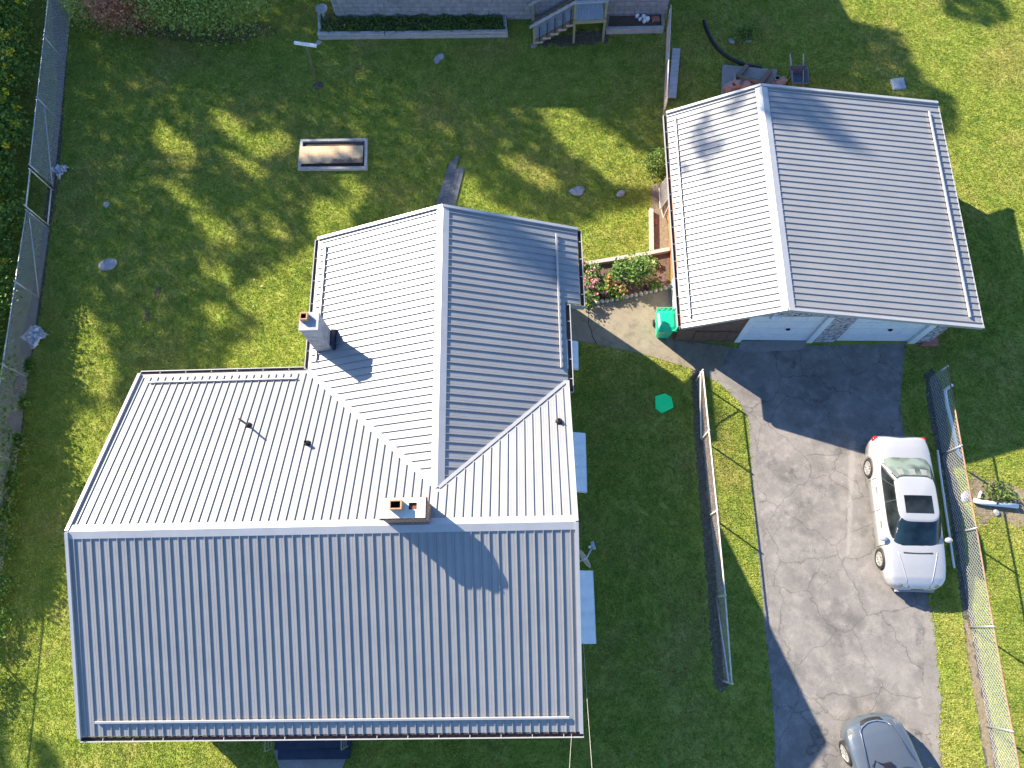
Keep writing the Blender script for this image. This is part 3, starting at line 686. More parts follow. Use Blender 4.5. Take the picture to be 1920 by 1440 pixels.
# ================================================================== FENCES
def chain_link(name, label, bases, h, posts, mesh_ranges, wire, rail, parent_extra=None, lean=(0, 0), dd=.078, wr=.0030, post_r=.028, rail_r=.022, low_rail=False, group=None, dangle=0):
    bases = [V(p[0], p[1], 0) for p in bases]
    root = thing(name, label, 'fence', bases[0], 0, group)
    o0 = bases[0]; top = lambda p: p-o0+V(lean[0], lean[1], h)
    for p in posts:
        m = MB(); q = bases[p]-o0; m.tube([q, q+V(lean[0], lean[1], h+.04)], post_r, 8); m.tube([q+V(0, 0, h+.04), q+V(0, 0, h+.08)], [post_r*1.2, post_r*.3], 8)
        m.build('post', M['galv'] if isinstance(rail, str) and rail != 'cream_rail' else M['cream_rail'], root, True)
    m = MB(); m.tube([top(p) for p in bases], rail_r, 8); m.build('top_rail', M[rail], root, True)
    if low_rail: m = MB(); m.tube([p-o0+V(0, 0, .06) for p in bases], .018, 6); m.build('bottom_rail', M[rail], root, True)
    m = MB()
    for i, j in mesh_ranges:
        a, b = bases[i]-o0, bases[j]-o0; L = np.linalg.norm(b-a); d = (b-a)/L; up = V(lean[0], lean[1], h-.03)
        H = h-.03; nn = V(-d[1], d[0], 0)*.03; k = -H
        while k < L:
            for sgn in (1, -1):
                x0, x1 = (k, k+H) if sgn > 0 else (k+H, k)
                # from bottom x0 to top x1, clipped to the bay
                t0, t1 = 0., 1.; dx = x1-x0
                for lim, s_ in ((0, 1), (L, -1)):
                    f0, f1 = s_*(x0-lim), s_*(x1-lim)
                    if f0 < 0 and f1 < 0: t0 = 2; break
                    if f0 < 0: t0 = max(t0, -f0/(f1-f0))
                    elif f1 < 0: t1 = min(t1, f0/(f0-f1))
                if t1-t0 < .02: continue
                pa = a+d*(x0+dx*t0)+up*t0+V(0, 0, .02)+nn*(1+.12*sgn); pb = a+d*(x0+dx*t1)+up*t1+V(0, 0, .02)+nn*(1+.12*sgn)
                m.tube([pa, pb], wr, 3, cap=False)
            k += dd
        if dangle:   # twisted wire ends standing above the rail
            for q in np.arange(0, L, dd): p = a+d*q+up+nn*.5; m.tube([p, p+V(0, 0, .06)+d*.02], wr*1.3, 3)
    m.build('wire_mesh', M[wire], root, recalc=False)
    return root
# right of the driveway
rb = [(13.66, 6.39), (13.30, 3.85), (12.95, 1.40), (12.54, -1.30), (12.17, -3.94), (11.8, -6.6)]
f = chain_link('chain_link_fence', 'chain-link fence with rusty top rail between the silver-white sedan and the right-hand lawn', rb, 1.16, range(6), [(i, i+1) for i in range(5)], 'wire', 'rust', wr=.0036, lean=(.02, 0), dd=.125)
# left of the driveway
mb_ = [(6.12, 7.28), (5.91, 5.29), (5.65, 2.83), (5.37, .40), (5.06, -1.94)]
f2 = chain_link('chain_link_fence', 'chain-link fence with pale rail and a brace at each end, between house and driveway', mb_, 1.08, range(5), [(i, i+1) for i in range(4)], 'rwire', 'cream_rail', dangle=1, wr=.0017)
m = MB(); o0 = V(*mb_[0], 0)
a, b = V(*mb_[0], 1.0)-o0, V(*mb_[1], .12)-o0; m.tube([a+V(-.05, 0, 0), (a+b)/2+V(-.05, 0, -.09), b+V(-.05, 0, 0)], .022, 8); m.build('brace', M['cream_rail'], f2, True)
m = MB(); m.tube([V(*mb_[3], .15)-o0+V(-.05, 0, 0), V(*mb_[4], .95)-o0+V(-.05, 0, 0)], .022, 8); m.build('brace', M['galv'], f2, True)
# far left, two runs with an opening between
lb = [(-16.7, 30.2), (-16.66, 27.2), (-16.62, 24.26), (-16.59, 21.27), (-16.56, 18.22)]
f3 = chain_link('chain_link_fence', 'tall grey chain-link fence run along the yellow flowers, upper left', lb, 1.36, range(5), [(i, i+1) for i in range(4)], 'dwire', 'galv', wr=.0029)
m = MB(); o0 = V(*lb[0], 0); m.tube([V(*lb[4], 1.3)-o0+V(.05, 0, 0), V(-16.57, 16.44, .08)-o0+V(.05, 0, 0)], .02, 8)
m = MB(); m.tube([V(*lb[4], .06)-o0, V(*lb[3], .95)-o0], .02, 8); m.build('brace', M['galv'], f3, True)
gp = thing('gate_frame', 'open pipe gate frame without mesh in the left fence', 'gate', (-16.56, 18.1, 0))
for nm, a, b in (('gate_post', (0, -.05, 0), (0, -.05, 1.38)), ('gate_post', (.01, -1.62, 0), (.01, -1.62, 1.42)), ('rail', (0, -.05, 1.3), (.01, -1.62, 1.3)), ('rail', (0, -.05, .1), (.01, -1.62, .1))):
    m = MB(); m.tube([a, b], .026, 8); m.build(nm, M['cream_rail'], gp, True)
lb2 = [(-16.56, 16.36), (-16.64, 13.48), (-16.73, 10.41), (-16.80, 7.4), (-16.86, 4.4), (-16.9, 1.4), (-16.95, -1.6), (-17, -4.6)]
f4 = chain_link('chain_link_fence', 'long chain-link fence run below the gate opening, left edge of the lawn', lb2, 1.24, range(8), [(i, i+1) for i in range(7)], 'dwire', 'galv', wr=.0029)
m = MB(); o0 = V(*lb2[0], 0); m.tube([V(*lb2[0], 1.2)-o0+V(.05, 0, 0), V(*lb2[1], .1)-o0+V(.05, 0, 0)], .02, 8); m.build('brace', M['galv'], f4, True)
# top middle, from the neighbour's house to the garage
ta, tb_ = P(1258, 12, 1.2), P(1251, 186, 1.2)
f5 = chain_link('chain_link_fence', 'short rusty chain-link fence running from the block house to the garage', [ta[:2], (ta+tb_)[:2]/2, tb_[:2]], 1.2, range(3), [(0, 1), (1, 2)], 'rwire', 'galv', wr=.0036, dd=.09)
m = MB(); a, b = P(1256, 95, .05), P(1254, 186, .05); a = a+V(.25, 0, 0); b = b+V(.12, 0, 0)
m.bar(a+V(0, 0, .06), b+V(0, 0, .06), .30, .05); o = m.build('timber_board', M['timber']); tag(o, 'long weathered board lying on the grass beside the short rusty fence', 'board')

# ================================================================== YARD OBJECTS
# clothesline post
cb_ = P(597, 160); t = thing('clothesline_post', 'leaning brown clothesline pole with a white crossbar on the back lawn', 'pole', cb_)
tp = P(573, 83, 2.06)-cb_; m = MB(); m.tube([(0, 0, -.05), tp], .035, 8); m.build('pole', M['oldwood'], t, True)
a, b = P(552, 80, 2.1)-cb_, P(593, 86, 2.1)-cb_; m = MB(); m.bar(a, b, .09, .09); m.build('crossbar', M['white'], t)
m = MB(); m.lathe([(.0, .05), (.12, .04), (.22, 0)], 12, (0, 0, 0)); m.build('base', M['dirt'], t, True)
# bird bath
bb = P(611, 39); t = thing('bird_bath', 'pale pedestal bird bath at the corner of the planter bed', 'bird bath', bb)
m = MB(); m.lathe([(.16, 0), (.16, .05), (.09, .09), (.065, .3), (.08, .5), (.10, .54)], 14); m.build('pedestal', M['stone'], t, True)
m = MB(); m.lathe([(.10, .54), (.24, .60), (.25, .64), (.21, .63), (.05, .58), (0, .58)], 18); m.build('bowl', M['stone'], t, True)
# planter bed of grey timbers along the block wall
def bar2(m, a, b, w_, h_, z=0): m.bar((a[0], a[1], z+h_/2), (b[0], b[1], z+h_/2), w_, h_)
a, b, c, d = P(601, 28), P(603, 72), P(949, 68), P(946, 38)
t = thing('planter_bed', 'long timber planter bed full of greenery against the block wall', 'planter', b)
m = MB(); bar2(m, a-b, V(-.02, .1, 0), .14, .2); m.build('side_timber', M['timber'], t)
mid = (c-b)*.62
m = MB(); bar2(m, V(-.09, 0, 0), mid, .15, .17); bar2(m, mid+V(.01, 0, 0), c-b+V(.07, 0, 0), .15, .16); bar2(m, V(-.09, .01, 0), (c-b)*.35, .14, .1, .18); bar2(m, (c-b)*.355, c-b+V(.07, 0.01, 0), .13, .1, .172); m.build('front_timber', M['timber'], t)
m = MB(); bar2(m, c-b+V(0, .09, 0), d-b, .14, .2); m.build('side_timber', M['timber'], t)
m = MB(); m.prism([p-b+V(0, 0, 0) for p in (a, b, c, d)], [p-b+V(0, 0, .12) for p in (a, b, c, d)]); m.build('soil', M['soil'], t)
n_ = 5200; uu, vv = rng.random(n_), rng.random(n_)
cen = (a*(1-uu)[:, None]+d*uu[:, None])*(1-vv)[:, None]*1.0+(b*(1-uu)[:, None]+c*uu[:, None])*vv[:, None]
cen = cen+np.stack([np.zeros(n_), np.zeros(n_), .15+.2*rng.random(n_)*(.4+.6*np.sin(uu*25)**2)], 1)
o = leaves('ground_cover', cen, (.05, .13), M['shrub'], None, .5, .55, 5); o['kind'] = 'stuff'
# second bed with stones
a, b, c, d = P(1140, 32), P(1136, 62), P(1243, 60), P(1240, 30)
t = thing('planter_bed', 'small timber bed of bare soil beside the deck stairs', 'planter', b)
m = MB(); bar2(m, V(0, 0, 0), c-b, .14, .26); m.build('front_timber', M['timber'], t)
m = MB(); bar2(m, c-b+V(0, .09, 0), d-b, .13, .24); m.build('side_timber', M['treated'], t)
m = MB(); bar2(m, a-b, V(0, .09, 0), .13, .24); m.build('side_timber', M['treated'], t)
m = MB(); m.prism([p-b for p in (a, b, c, d)], [p-b+V(0, 0, .15) for p in (a, b, c, d)]); m.build('soil', M['soil'], t)
lab = ['white rock nearest the block wall in the small soil bed', 'tall upright white rock in the small soil bed', 'flat white rock leaning in the small soil bed', 'rounded pale rock at the right of the small soil bed', 'small pale rock at the front of the white rock cluster']
for k, (u, v, s_) in enumerate(((1195, 30, .10), (1206, 32, .12), (1200, 36, .10), (1213, 36, .13), (1208, 41, .10))):
    m = MB(); m.blob((0, 0, 0), (s_*.8, s_*.7, s_*1.1), seed=k); o = m.build('white_rock', M['white'], None, True); o.location = P(u, v, .22); tag(o, lab[k], 'rock', 'white rocks in the small soil bed')
m = MB(); m.box(-.16, .16, -.11, .11, 0, .1); m.box(-.11, .11, -.06, .06, .1, .12); o = m.build('clay_block', M['redbrick']); o.location = P(1229, 38, .15); tag(o, 'flat red clay block at the right end of the small soil bed', 'block')
# wooden deck with stairs
dA, dB = V(4.12, 22.06, 0), V(5.29, 21.96, 0); dy_ = math.atan2(dB[1]-dA[1], dB[0]-dA[0])
t = thing('deck_stairs', 'weathered wooden landing and stairs with railing against the block wall', 'stairs', dA, dy_)
W = np.linalg.norm(dB-dA)
for x, y, z in ((0, 0, 1.96), (W, 0, 1.94), (0, 1.25, 1.9), (W, 1.25, 1.9)):
    m = MB(); m.box(x-.045, x+.045, y-.045, y+.045, 0, z); m.build('post', M['treated'], t)
m = MB()
for k in range(9): m.box(.05+k*(W-.1)/9, .05+(k+1)*(W-.1)/9-.008, -.06, 1.28, 1.14, 1.18)
m.build('deck_boards', M['deck'], t)
m = MB(); m.box(-.05, W+.05, -.10, -.062, 1.02, 1.17); m.box(-.05, W+.05, 1.2, 1.24, 1.0, 1.135); m.box(-.05, -.01, -.05, 1.2, 1.0, 1.135); m.box(W+.01, W+.05, -.05, 1.2, 1.0, 1.135); m.build('beam', M['treated'], t)
m = MB(); m.box(-.07, W+.07, -.09, .02, 1.962, 2.0); m.box(W-.04, W+.07, .022, 1.3, 1.962, 2.0); m.build('railing', M['timber'], t)
sx = -1.52; n_ = 5
for k in range(n_):
    f = (k+.5)/n_; x = sx+(0-sx)*f; z = 1.14*(k+1)/(n_+1)
    m = MB(); m.box(x-.16, x+.16, -.0, 1.05, z-.04, z); m.box(x-.17, x+.15, -.03, -.002, z-.10, z+.0); m.build('tread', M['timber'], t)
m = MB()
for y in (.0, 1.02): m.bar((sx-.1, y, .05), (0, y, 1.08), .05, .24)
m.build('stringer', M['oldwood'], t)
for y in (-.03, 1.08):
    m = MB(); m.box(sx-.10, sx-.01, y-.045, y+.045, 0, .96); m.build('newel_post', M['treated'], t)
    m = MB(); m.bar((sx-.22, y, .93), (.02, y, 2.02), .10, .05); m.build('handrail', M['timber'], t)
m = MB(); m.lathe([(.14, 0), (.14, .06), (0, .07)], 14, (sx-.08, -.05, 0)); m.build('footing', M['concrete_pale'], t)
m = MB()
for k in range(n_): x = sx+(0-sx)*(k+.5)/n_; m.bar((x, -.03, 1.14*(k+1)/(n_+1)), (x, -.03, 1.14*(k+1)/(n_+1)+.72), .035, .035)
m.build('balusters', M['black'], t)
# raised bed with a plywood sheet
q4 = [P(u, v) for u, v in ((568, 268), (688, 266), (687, 318), (563, 319))]
t = thing('raised_bed', 'timber-framed raised bed on the back lawn with a tan sheet laid over it', 'raised bed', q4[3])
Q = [p-q4[3] for p in q4]
for k in range(4):
    a, b = Q[k], Q[(k+1) % 4]; d = (b-a)/np.linalg.norm(b-a)
    m = MB(); bar2(m, a+(d*.055 if k % 2 else -d*.05), b-(d*.055 if k % 2 else -d*.05), .10, .16 if k != 2 else .14); m.build('frame_timber', M['timber'], t)
m = MB(); m.prism([p*1 for p in Q], [p+V(0, 0, .07) for p in Q]); m.build('soil', M['soil'], t)
sq = [P(u, v, .2) for u, v in ((564, 275), (681, 273), (680, 305), (562, 307))]; s0 = sum(sq)/4
m = MB(); m.prism([p-s0-V(0, 0, .01) for p in sq], [p-s0+V(0, 0, .01) for p in sq]); 
tb = NT('scorched_sheet'); nz = tb.noise(5, 5, .7); cc = tb.ramp(nz, [(.3, (.52, .36, .20)), (.7, (.62, .45, .27))])
sep = tb.n('ShaderNodeSeparateXYZ'); tb.l(tb.tc, sep.inputs[0])
edge = tb.ramp(tb.math('ADD', tb.math('MULTIPLY', sep.outputs[1], -1.6), tb.math('MULTIPLY', tb.noise(2.6, 3, .5), .8)), [(.80, 0.), (.98, .9)])
cc = tb.mix(edge, cc, (.07, .05, .05)); br = tb.n('ShaderNodeTexBrick'); br.inputs['Scale'].default_value = 1; br.inputs['Brick Width'].default_value = .58; br.inputs['Row Height'].default_value = 3; br.inputs['Mortar Size'].default_value = .012
tb.l(tb.tc, br.inputs['Vector']); cc = tb.mix(tb.math('MULTIPLY', br.outputs['Fac'], .35), cc, (.22, .15, .09)); tb.set(cc, .8)
o = m.build('plywood_sheet', tb.mat); o.location = s0; tag(o, 'scorched tan sheet lying across the raised bed', 'board')
# plank walk
t = thing('plank_walk', 'dark grey plank walkway leading from the lawn to the back of the house', 'walkway', P(840, 345))
o0 = P(840, 345)
for k, (f0, f1, e) in enumerate(((0, .25, 303), (.255, .5, 297), (.505, .75, 318), (.755, 1, 319))):
    lt = lambda f, v: P(*(np.array((846-(v-297)*.325, v))*(1-f)+np.array((876-(v-297)*.25, v))*f))-o0
    m = MB(); v0 = e-4*(k % 2); vs = np.linspace(v0, 408, 4)
    for i in range(3):
        qq = [lt(f0, vs[i]+.6), lt(f1, vs[i]+.6), lt(f1, vs[i+1]), lt(f0, vs[i+1])]
        m.prism(qq, [p+V(0, 0, .045+.004*((k+i) % 3)) for p in qq])
    m.build('plank', M['plank'], t)
# green bin, green cover
cbp = P(1243, 628); t = thing('wheeled_bin', 'green wheeled refuse bin standing against the garage wall', 'bin', (cbp[0]-.02, cbp[1]+.10, 0), R_(-7))
m = MB(); rr = lambda x, y, z, r=.06: [(x*sx_-(r if abs(sx_) else 0)*0, y*sy_, z) for sx_, sy_ in ((-1, -.8), (-.8, -1), (.8, -1), (1, -.8), (1, .8), (.8, 1), (-.8, 1), (-1, .8))]
m.prism(rr(.22, .24, .06), rr(.30, .36, .98)); m.build('body', M['green_bin'], t)
m = MB(); m.prism(rr(.325, .385, .982), rr(.325, .385, 1.02)); m.prism(rr(.29, .34, 1.021), rr(.22, .26, 1.06)); m.box(-.325, .325, -.40, -.386, .97, 1.0)
for k in range(4): m.box(-.27+k*.16, -.20+k*.16, .37, .41, .99, 1.05)
m.build('lid', M['green_bin'], t)
m = MB(); m.tube([(-.28, .36, .97), (-.28, .47, .98), (.28, .47, .98), (.28, .36, .97)], .018, 7); m.build('handle', M['green_bin'], t, True)
for sx_ in (-1, 1): m = MB(); m.tube([(sx_*.25, .3, .12), (sx_*.30, .3, .12)], .12, 16); m.build('wheel', M['dark'], t)
m = MB(); oc = [P(u, v, .04) for u, v in ((1228, 743), (1247, 738), (1259, 745), (1263, 764), (1240, 775), (1229, 766))]; o0 = sum(oc)/6
m.prism([p-o0-V(0, 0, .03) for p in oc], [p-o0+V(0, 0, .02) for p in oc]); inner = [(p-o0)*.985 for p in oc]; m.prism([p+V(0, 0, .021) for p in inner], [p*.97+V(0, 0, .035) for p in inner])
o = m.build('utility_cover', M['green_lid']); o.location = o0; tag(o, 'bright green flat cover lying on the shaded lawn', 'cover')
# concrete slab behind the garage with lumber and blocks
sp = [P(1354, 124, .0), P(1456, 133, .0), P(1450, 186, .0), P(1350, 200, .0)]; s0 = sum(sp)/4
m = MB(); m.prism([p-s0 for p in sp], [p-s0+V(0, 0, .08) for p in sp]); o = m.build('concrete_slab', M['concrete_pale']); o.location = s0; tag(o, 'grey concrete slab behind the garage carrying old lumber', 'slab')
lum = [((1381, 146), (1400, 125), .16, 'thick old beam pointing up-left on the slab'), ((1386, 146), (1428, 156), .14, 'long old beam lying across the lumber pile'), ((1425, 157), (1444, 134), .17, 'thick old beam at the right of the slab'), ((1388, 160), (1397, 146), .12, 'short old beam under the long cross beam'), ((1377, 160), (1378, 140), .08, 'thin pale stud at the left of the lumber pile'), ((1435, 163), (1444, 152), .12, 'short dark offcut at the right of the slab')]
for k, (a, b, w_, l_) in enumerate(lum):
    zz = .12+.09*(k in (1, 3)); a, b = P(*a, zz), P(*b, zz); c = (a+b)/2; m = MB(); m.bar(a-c, b-c, w_, w_*.9); o = m.build('lumber_beam', M['oldwood'] if k != 4 else M['pinktimber']); o.location = c+V(0, 0, w_*.45-.03); tag(o, l_, 'beam', 'old lumber on the slab')
for k, (u, v, l_) in enumerate(((1381, 161, 'pink block at the left end of the lumber pile'), (1395, 162, 'pink block beside the short beam on the slab'), (1366, 166, 'pink block at the left edge of the slab'), (1464, 157, 'pink block between the slab and the wheelbarrow'))):
    m = MB(); m.box(-.19, .19, -.13, .13, 0, .18); m.box(-.10, .10, -.07, .07, .181, .19); o = m.build('masonry_block', M['pinkblock']); o.location = P(u, v, .085 if k < 3 else 0); o.rotation_euler.z = .2*k; tag(o, l_, 'block', 'pink blocks behind the garage')
m = MB(); hole_cap(m, -.1, .1, -.1, .1, 0, .2, [(-.07, .07, -.06, .07)]); o = m.build('hollow_block', [M['concrete_pale'], M['navy']]); o.location = P(1455, 153, .0); tag(o, 'small hollow grey block standing right of the slab', 'block')
# wheelbarrow
wb = P(1489, 160, 0); t = thing('wheelbarrow', 'dark grey wheelbarrow with wooden handles parked behind the garage', 'wheelbarrow', wb, R_(-8))
m = MB(); o_ = [(-.31, -.45), (.31, -.45), (.33, .30), (.27, .36), (-.27, .36), (-.33, .30)]; i_ = [(-.2, -.25), (.2, -.25), (.22, .16), (.18, .2), (-.18, .2), (-.22, .16)]
n_ = 6; vs = [(x, y, .62) for x, y in o_]+[(x, y, .36) for x, y in i_]+[(x*1.04, y*1.04, .60) for x, y in o_]+[(x*1.06, y*1.06, .33) for x, y in i_]
fs = [(i, (i+1) % 6, 6+(i+1) % 6, 6+i) for i in range(6)]+[(6, 7, 8, 9, 10, 11)]+[(12+i, 12+(i+1) % 6, 18+(i+1) % 6, 18+i) for i in range(6)]+[(18, 19, 20, 21, 22, 23)]+[(i, (i+1) % 6, 12+(i+1) % 6, 12+i) for i in range(6)]
m.add(vs, fs); m.build('tray', M['barrow'], t)
m = MB(); m.tube([(*p, .625) for p in o_+o_[:1]], .018, 6); m.build('tray_rim', M['barrow'], t, True)
for s_ in (-1, 1):
    m = MB(); m.bar((s_*.17, -.75, .28), (s_*.25, .95, .60), .04, .04); m.build('handle', M['pinktimber'], t)
    m = MB(); m.tube([(s_*.23, .25, .42), (s_*.25, .32, 0), (s_*.25, .12, 0), (s_*.22, .02, .38)], .015, 6); m.build('leg', M['dark'], t)
m = MB(); m.tube([(-.045, -.72, .19), (.045, -.72, .19)], .19, 18); m.build('wheel', M['dark'], t)
# black corrugated drain pipe on the grass
m = MB(); pts = [P(u, v, .05) for u, v in ((1320, 38), (1324, 52), (1330, 66), (1338, 80), (1347, 92), (1358, 102), (1372, 111), (1386, 117), (1400, 122), (1414, 125), (1430, 128))]
fine = []; 
for i in range(len(pts)-1):
    for q in np.linspace(0, 1, 10, endpoint=False): fine.append(pts[i]*(1-q)+pts[i+1]*q)
c = fine[0].copy(); m.tube([p-c for p in fine], [.062+.010*(k % 2) for k in range(len(fine))], 9); o = m.build('drain_pipe', M['black'], None, True); o.location = c; tag(o, 'black corrugated drain pipe curving across the shaded grass', 'pipe')
# paver and stump remains on the right lawn
m = MB(); pq = [P(u, v) for u, v in ((1668, 150), (1693, 147), (1698, 167), (1674, 170))]; c = sum(pq)/4
m.prism([p-c for p in pq], [(p-c)*.97+V(0, 0, .07) for p in pq]); m.prism([(p-c)*.9+V(0, 0, .071) for p in pq], [(p-c)*.88+V(0, 0, .08) for p in pq]); o = m.build('paving_slab', M['deck']); o.location = c; tag(o, 'square grey paving slab alone on the right lawn', 'slab')
# white pipes by the right fence
def pipe(name, pts, r, mat, label, cat='pipe'):
    c = V(*pts[0]); m = MB(); m.tube([V(*p)-c for p in pts], r, 9); o = m.build(name, M[mat], None, True); o.location = c; return tag(o, label, cat)
pipe('plastic_pipe', [P(1785, 722, .9), P(1772, 731, .55), P(1776, 760, .42), P(1786, 800, .28), P(1796, 848, .10), P(1802, 858, .08)], .05, 'pvc', 'thick white downpipe leaning against the upper end of the rusty-railed fence')
pipe('plastic_pipe', [P(1758, 844, .12), P(1762, 880, .10), P(1772, 950, .08), P(1781, 1010, .06), P(1789, 1065, .05)], .035, 'pvc', 'thin white pipe lying along the gravel between the sedan and the rusty-railed fence')
pipe('plastic_pipe', [P(1826, 938, .1), P(1840, 942, .1), P(1908, 949, .12)], .075, 'pvc', 'thick white pipe lying on bare soil right of the rusty-railed fence')
pipe('pipe_fitting', [P(1836, 934, .06), P(1838, 925, .06), P(1841, 922, .1)], .045, 'pvc', 'short white pipe elbow at the end of the thick white pipe', 'fitting')
# satellite dish on the right gable
sd = P(1086, 1040, 3.4); t = thing('satellite_dish', 'grey satellite dish on the right edge of the house roof', 'satellite dish', sd, HYAW)
lc = lambda u, v, z: local(P(u, v, z), t)[0]
dc = lc(1095, 1048, 3.75); m = MB(); prof = [(0, -.03), (.1, -.025), (.2, -.005), (.27, .02), (.275, .028), (.26, .026), (.12, 0), (0, -.008)]
m.lathe(prof, 24); nrm_ = V(.80, .45, .32); nrm_ /= np.linalg.norm(nrm_); rot = Vector(nrm_).to_track_quat('Z', 'Y').to_matrix()
m.v = [tuple(np.array(rot @ Vector(v))+dc) for v in m.v]; m.build('dish', M['barrow' if False else 'galv'], t, True)
tip = lc(1112, 1023, 3.75); m = MB(); m.tube([dc-nrm_*.03, dc+nrm_*.1+V(0, 0, -.2), tip], .022, 7); m.build('arm', M['galv'], t, True)
m = MB(); m.bar(tip+V(-.02, .1, .02), tip+V(.03, -.1, .02), .08, .07); m.tube([tip, tip+V(-.12, -.05, .03)], .035, 8); m.build('receiver', M['galv'], t)
m = MB(); m.tube([dc-nrm_*.03, dc-nrm_*.14+V(-.03, 0, -.03), V(-.02, 0, -.05), V(-.02, 0, -.45), (-.30, 0, -.5)], .024, 7); m.build('mast', M['galv'], t, True)
# service wires from the right gable
for a, b, l_ in ((P(1094, 1205, 2.4), P(1112, 1470, 5.2), 'thin pale service wire dropping from the lowest right awning'), (P(1072, 1372, 3.1), P(1066, 1480, 4.4), 'thin pale service wire leaving the front right corner of the eave')):
    c = a; m = MB(); m.tube([a-c, (a+b)/2-c+V(0, 0, -.12), b-c], .0035, 5); o = m.build('service_wire', M['cream_rail']); o.location = c; tag(o, l_, 'wire')
# metal gate leaning by the garage's left wall
ga, gb = P(1236, 352, .1), P(1238, 392, .1); t = thing('metal_gate', 'white barred metal gate leaning on the left wall of the garage', 'gate', ga)
up_ = V(.33, .06, 1.0); a0, b0 = V(0, 0, 0), gb-ga
m = MB(); m.tube([a0, a0+up_, b0+up_, b0, a0], .018, 6); m.build('frame', M['wire'], t)
m = MB(); 
for k in range(1, 13): p = a0+(b0-a0)*k/13; m.tube([p, p+up_], .010, 5)
m.build('bars', M['wire'], t)
m = MB(); m.tube([b0+V(.03, -.03, 0), b0+V(.03, -.40, .05), b0+V(.30, -.05, .75)], .018, 6); m.build('kickstand', M['wire'], t)
# bed edgings
def bedtimber(a, b, label, w_=.14, h_=.18):
    a, b = P(*a), P(*b); c = (a+b)/2; m = MB(); bar2(m, a-c, b-c, w_, h_); o = m.build('edging_timber', M['pinktimber']); o.location = c; tag(o, label, 'timber', 'timbers edging the garage beds')
bedtimber((1084, 500), (1217, 479), 'long timber along the top of the flower bed'); bedtimber((1218, 478), (1254, 471), 'short timber between flower bed and garage wall'); bedtimber((1220, 396), (1221, 473), 'timber edging the gravel strip left of the garage')
m = MB(); m.box(-.1, .1, -.05, .05, 0, .07); o = m.build('loose_brick', M['redbrick']); o.location = P(1224, 418, .0)+V(.1, 0, .0); o.rotation_euler.z = 1.5; tag(o, 'single red brick lying beside the vertical bed timber', 'brick')
st = None; nS = 19
for k in range(nS):
    f = k/(nS-1); u = 1092+(1256-1092)*f; v = 572+(539-572)*f+2*math.sin(f*3)
    m = MB(); m.blob((0, 0, .05), (.095, .075, .075), seed=k % 6, sub=2, rough=.15)
    if k < 6: st = m.build('edging_stone', M['edging'], None, True); src = [st] if k == 0 else src+[st]; o = st
    else: o = src[k % 6].copy(); sc.collection.objects.link(o)
    o.location = P(u, v); o.rotation_euler.z = k*.7
    tag(o, 'pale edging stone in the row between flower bed and concrete walk', 'stone', 'stones edging the flower bed')
# rocks and rubble in the lawn
rocks = [(200, 495, .34, 'large pale rock set in the upper left lawn'), (822, 110, .26, 'pale rock in the lawn below the planter bed'), (200, 383, .16, 'small pale rock in the lawn near the left fence'), (1085, 358, .30, 'flat pale rock in the sunny lawn left of the garage'), (1162, 364, .17, 'small flat rock beside the gate near the garage'), (1372, 76, .16, 'pale stone left of the weedy stump patch'), (1402, 78, .13, 'pale stone right of the weedy stump patch'), (1812, 930, .22, 'pale rock under the rusty-railed fence'), (1868, 962, .12, 'small stone beside the thick white pipe'), (597, 80, .14, 'pale stone by the clothesline crossbar')]
for k, (u, v, r, l_) in enumerate(rocks):
    m = MB(); m.blob((0, 0, 0), (r, r*.7, .05), seed=40+k, sub=3, rough=.4); o = m.build('lawn_rock', M['stone'], None, True); o.location = P(u, v, .03); o.rotation_euler.z = k; tag(o, l_, 'rock')
# white sheets caught at the left fence
for k, (u, v, s_, l_) in enumerate(((115, 325, .36, 'crumpled white sheet by the gate opening of the left fence'), (68, 634, .5, 'large crumpled white sheet at the foot of the left fence'), (28, 832, .36, 'crumpled grey-white sheet at the lower left fence'))):
    n_ = 14; m = MB(); r2 = np.random.default_rng(60+k); hgt = r2.random((n_, n_))*.16; lx, ly = np.meshgrid(np.linspace(-s_, s_, n_), np.linspace(-s_, s_, n_), indexing='ij')
    lx = lx*(.55+.45*np.sin(ly*5+k))+r2.normal(0, .02, lx.shape); ly = ly*(.6+.3*np.cos(lx*6))
    m.add([(lx[i, j], ly[i, j], .03+hgt[i, j]) for i in range(n_) for j in range(n_)], [(i*n_+j, (i+1)*n_+j, (i+1)*n_+j+1, i*n_+j+1) for i in range(n_-1) for j in range(n_-1)])
    o = m.build('white_sheet', M['trash']); o.location = P(u, v); tag(o, l_, 'sheet')

